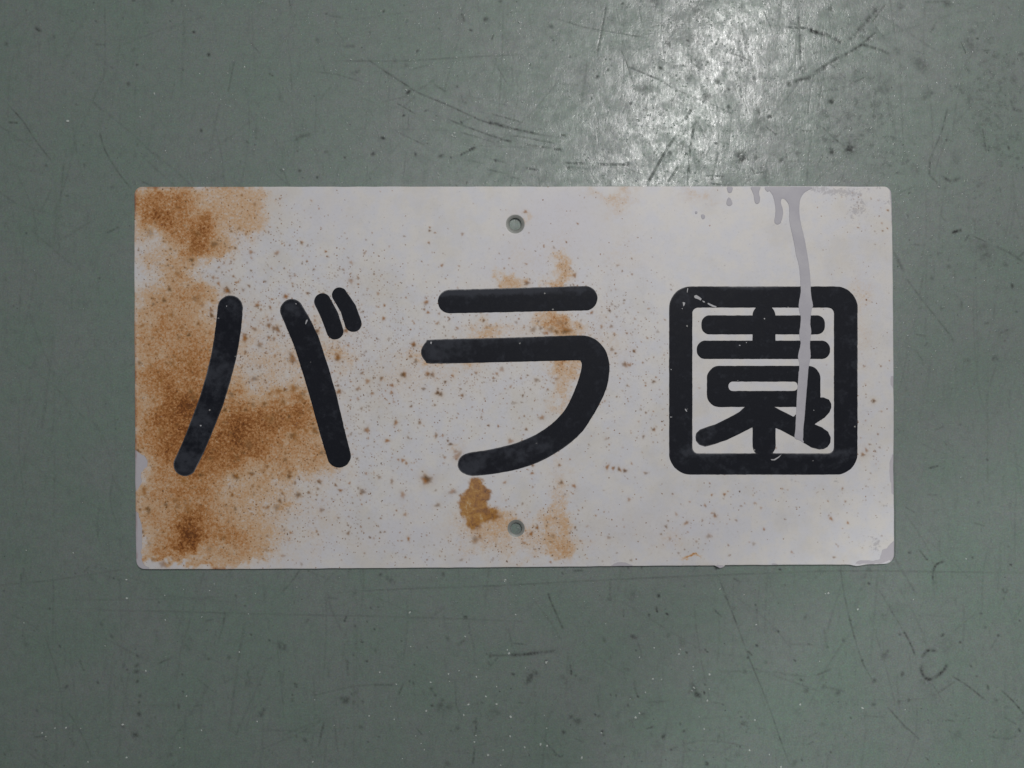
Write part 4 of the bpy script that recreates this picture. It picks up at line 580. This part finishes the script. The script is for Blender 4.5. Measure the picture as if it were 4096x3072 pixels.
MAIN += c6([(1305, 1640), (1320, 1560), (1330, 1500), (1325, 1420), (1330, 1350), (1336, 1300), (1328, 1240), (1330, 1180), (1340, 1110), (1350, 1080), (1335, 1000), (1330, 900), (1323, 820), (1315, 740), (1302, 660), (1290, 590), (1275, 510), (1255, 430), (1238, 340), (1235, 260), (1245, 200), (1265, 160), (1290, 135), (1335, 99)])
drips = [(MAIN, 'long grey paint drip running down across the last character'),
    (c6([(640, 99), (645, 130), (655, 146), (675, 140), (680, 99)]), 'tiny grey paint smear at the top edge, left of the drips'),
    (c6([(650, 190), (638, 220), (636, 240), (648, 254), (668, 252), (680, 238), (676, 220), (663, 192)]), 'grey tear-shaped paint drop below the top edge'),
    (c6([(838, 99), (850, 135), (862, 170), (866, 205), (875, 230), (890, 237), (905, 225), (910, 190), (900, 150), (908, 118), (912, 99)]), 'short grey paint drip hanging from the top edge'),
    (c6([(955, 99), (962, 125), (978, 137), (995, 120), (1000, 99)]), 'tiny grey paint smear beside the long drip'),
    (c6([(425, 335), (428, 355), (438, 366), (450, 358), (452, 338), (438, 328)]), 'small grey paint dot'), (c6([(376, 305), (377, 318), (384, 322), (391, 314), (388, 303)]), 'very small grey paint dot')]
for P, lab in drips:
    f = poly_sdf(spline(P, 3)); a = np.array(P); bb = (a[:, 0].min()-6, max(a[:, 1].min()-6, 747), a[:, 0].max()+6, a[:, 1].max()+6)
    f = (lambda g: (lambda x, y: np.maximum(g(x, y), 748.5-y)))(rough(f, .8, 12, 17))
    o = sheet('paint_drip', f, bb, 3.0, 0.00128, [(1.2, 0.00003), (1.6, 0.0001)], gmat, {}, sign, crown=(12, 0.00003)); o['label'] = lab

# bright flecks where the black paint has chipped
WM = Mat('exposed_white_paint'); wm = WM.out(WM.mix(WM.noise(.8, 3), (.30, .30, .32), (.55, .54, .55)), .5)
FL = [cr7([(345, 160), (362, 155), (385, 168), (405, 185), (398, 200), (375, 190), (352, 182), (342, 172)]), cr7([(405, 198), (425, 205), (430, 215), (415, 213)]), cr7([(450, 215), (470, 222), (500, 238), (522, 246), (518, 256), (490, 248), (465, 238), (448, 225)]), cr7([(255, 210), (275, 215), (270, 235), (260, 248), (258, 225)]), cr7([(292, 100), (298, 105), (292, 140), (288, 135)]), cr7([(940, 1438), (965, 1440), (1000, 1420), (1030, 1398), (1010, 1425), (975, 1448), (948, 1448)]), cr7([(272, 1043), (282, 1045), (293, 1062), (285, 1068), (275, 1056)]), cr7([(247, 262), (256, 258), (254, 270)]), cr7([(889, 335), (899, 338), (897, 348), (889, 345)]), cr7([(694, 545), (706, 546), (705, 555), (696, 554)]), cr7([(748, 524), (757, 526), (754, 533)]), cr7([(1276, 1052), (1283, 1054), (1279, 1060)]), cr7([(160, 733), (170, 735), (166, 744)]), cr7([(155, 1104), (178, 1108), (160, 1114)]),
      crop(500, 1500, 2.074, [(620, 415), (636, 416), (634, 427), (622, 426)]), crop(500, 700, 2.074, [(1495, 1235), (1500, 1205), (1512, 1196), (1517, 1206), (1510, 1225), (1500, 1240)]), crop(500, 700, 2.074, [(838, 1082), (848, 1083), (846, 1093), (839, 1092)]), crop(500, 700, 2.074, [(1412, 1064), (1424, 1066), (1420, 1076)]), crop(500, 700, 2.074, [(1402, 1432), (1413, 1434), (1408, 1445)]),
      crop(1000, 1000, 1.659, [(292, 648), (301, 649), (299, 657), (293, 656)]), crop(1600, 1300, 1.659, [(203, 108), (212, 112), (208, 128), (200, 122)])]
V2, F2 = [], []
for P in FL:
    P = [(x+rng.normal(0, .4), y+rng.normal(0, .4)) for x, y in P]; n = len(P); b = len(V2)
    for kk, zz in ((1.0, 0.00124), (.86, 0.00129)):
        cx = sum(p[0] for p in P)/n; cy = sum(p[1] for p in P)/n
        for x, y in P:
            x = cx+(x-cx)*kk; y = cy+(y-cy)*kk; z = zz+float(warp(x, y)); k = (D-z)/D
            V2.append(((x-2048)*S*k, (1536-y)*S*k, z))
    for i in range(n): F2.append((b+i, b+(i+1) % n, b+n+(i+1) % n, b+n+i))
    F2.append(tuple(b+n+i for i in range(n)))
me = bpy.data.meshes.new('paint_chips'); me.from_pydata(V2, [], F2); me.update(); me.materials.append(wm)
o = bpy.data.objects.new('paint_chips', me); o['kind'] = 'stuff'; o['label'] = 'pale flecks where the black lettering is chipped'; link(o, sign)
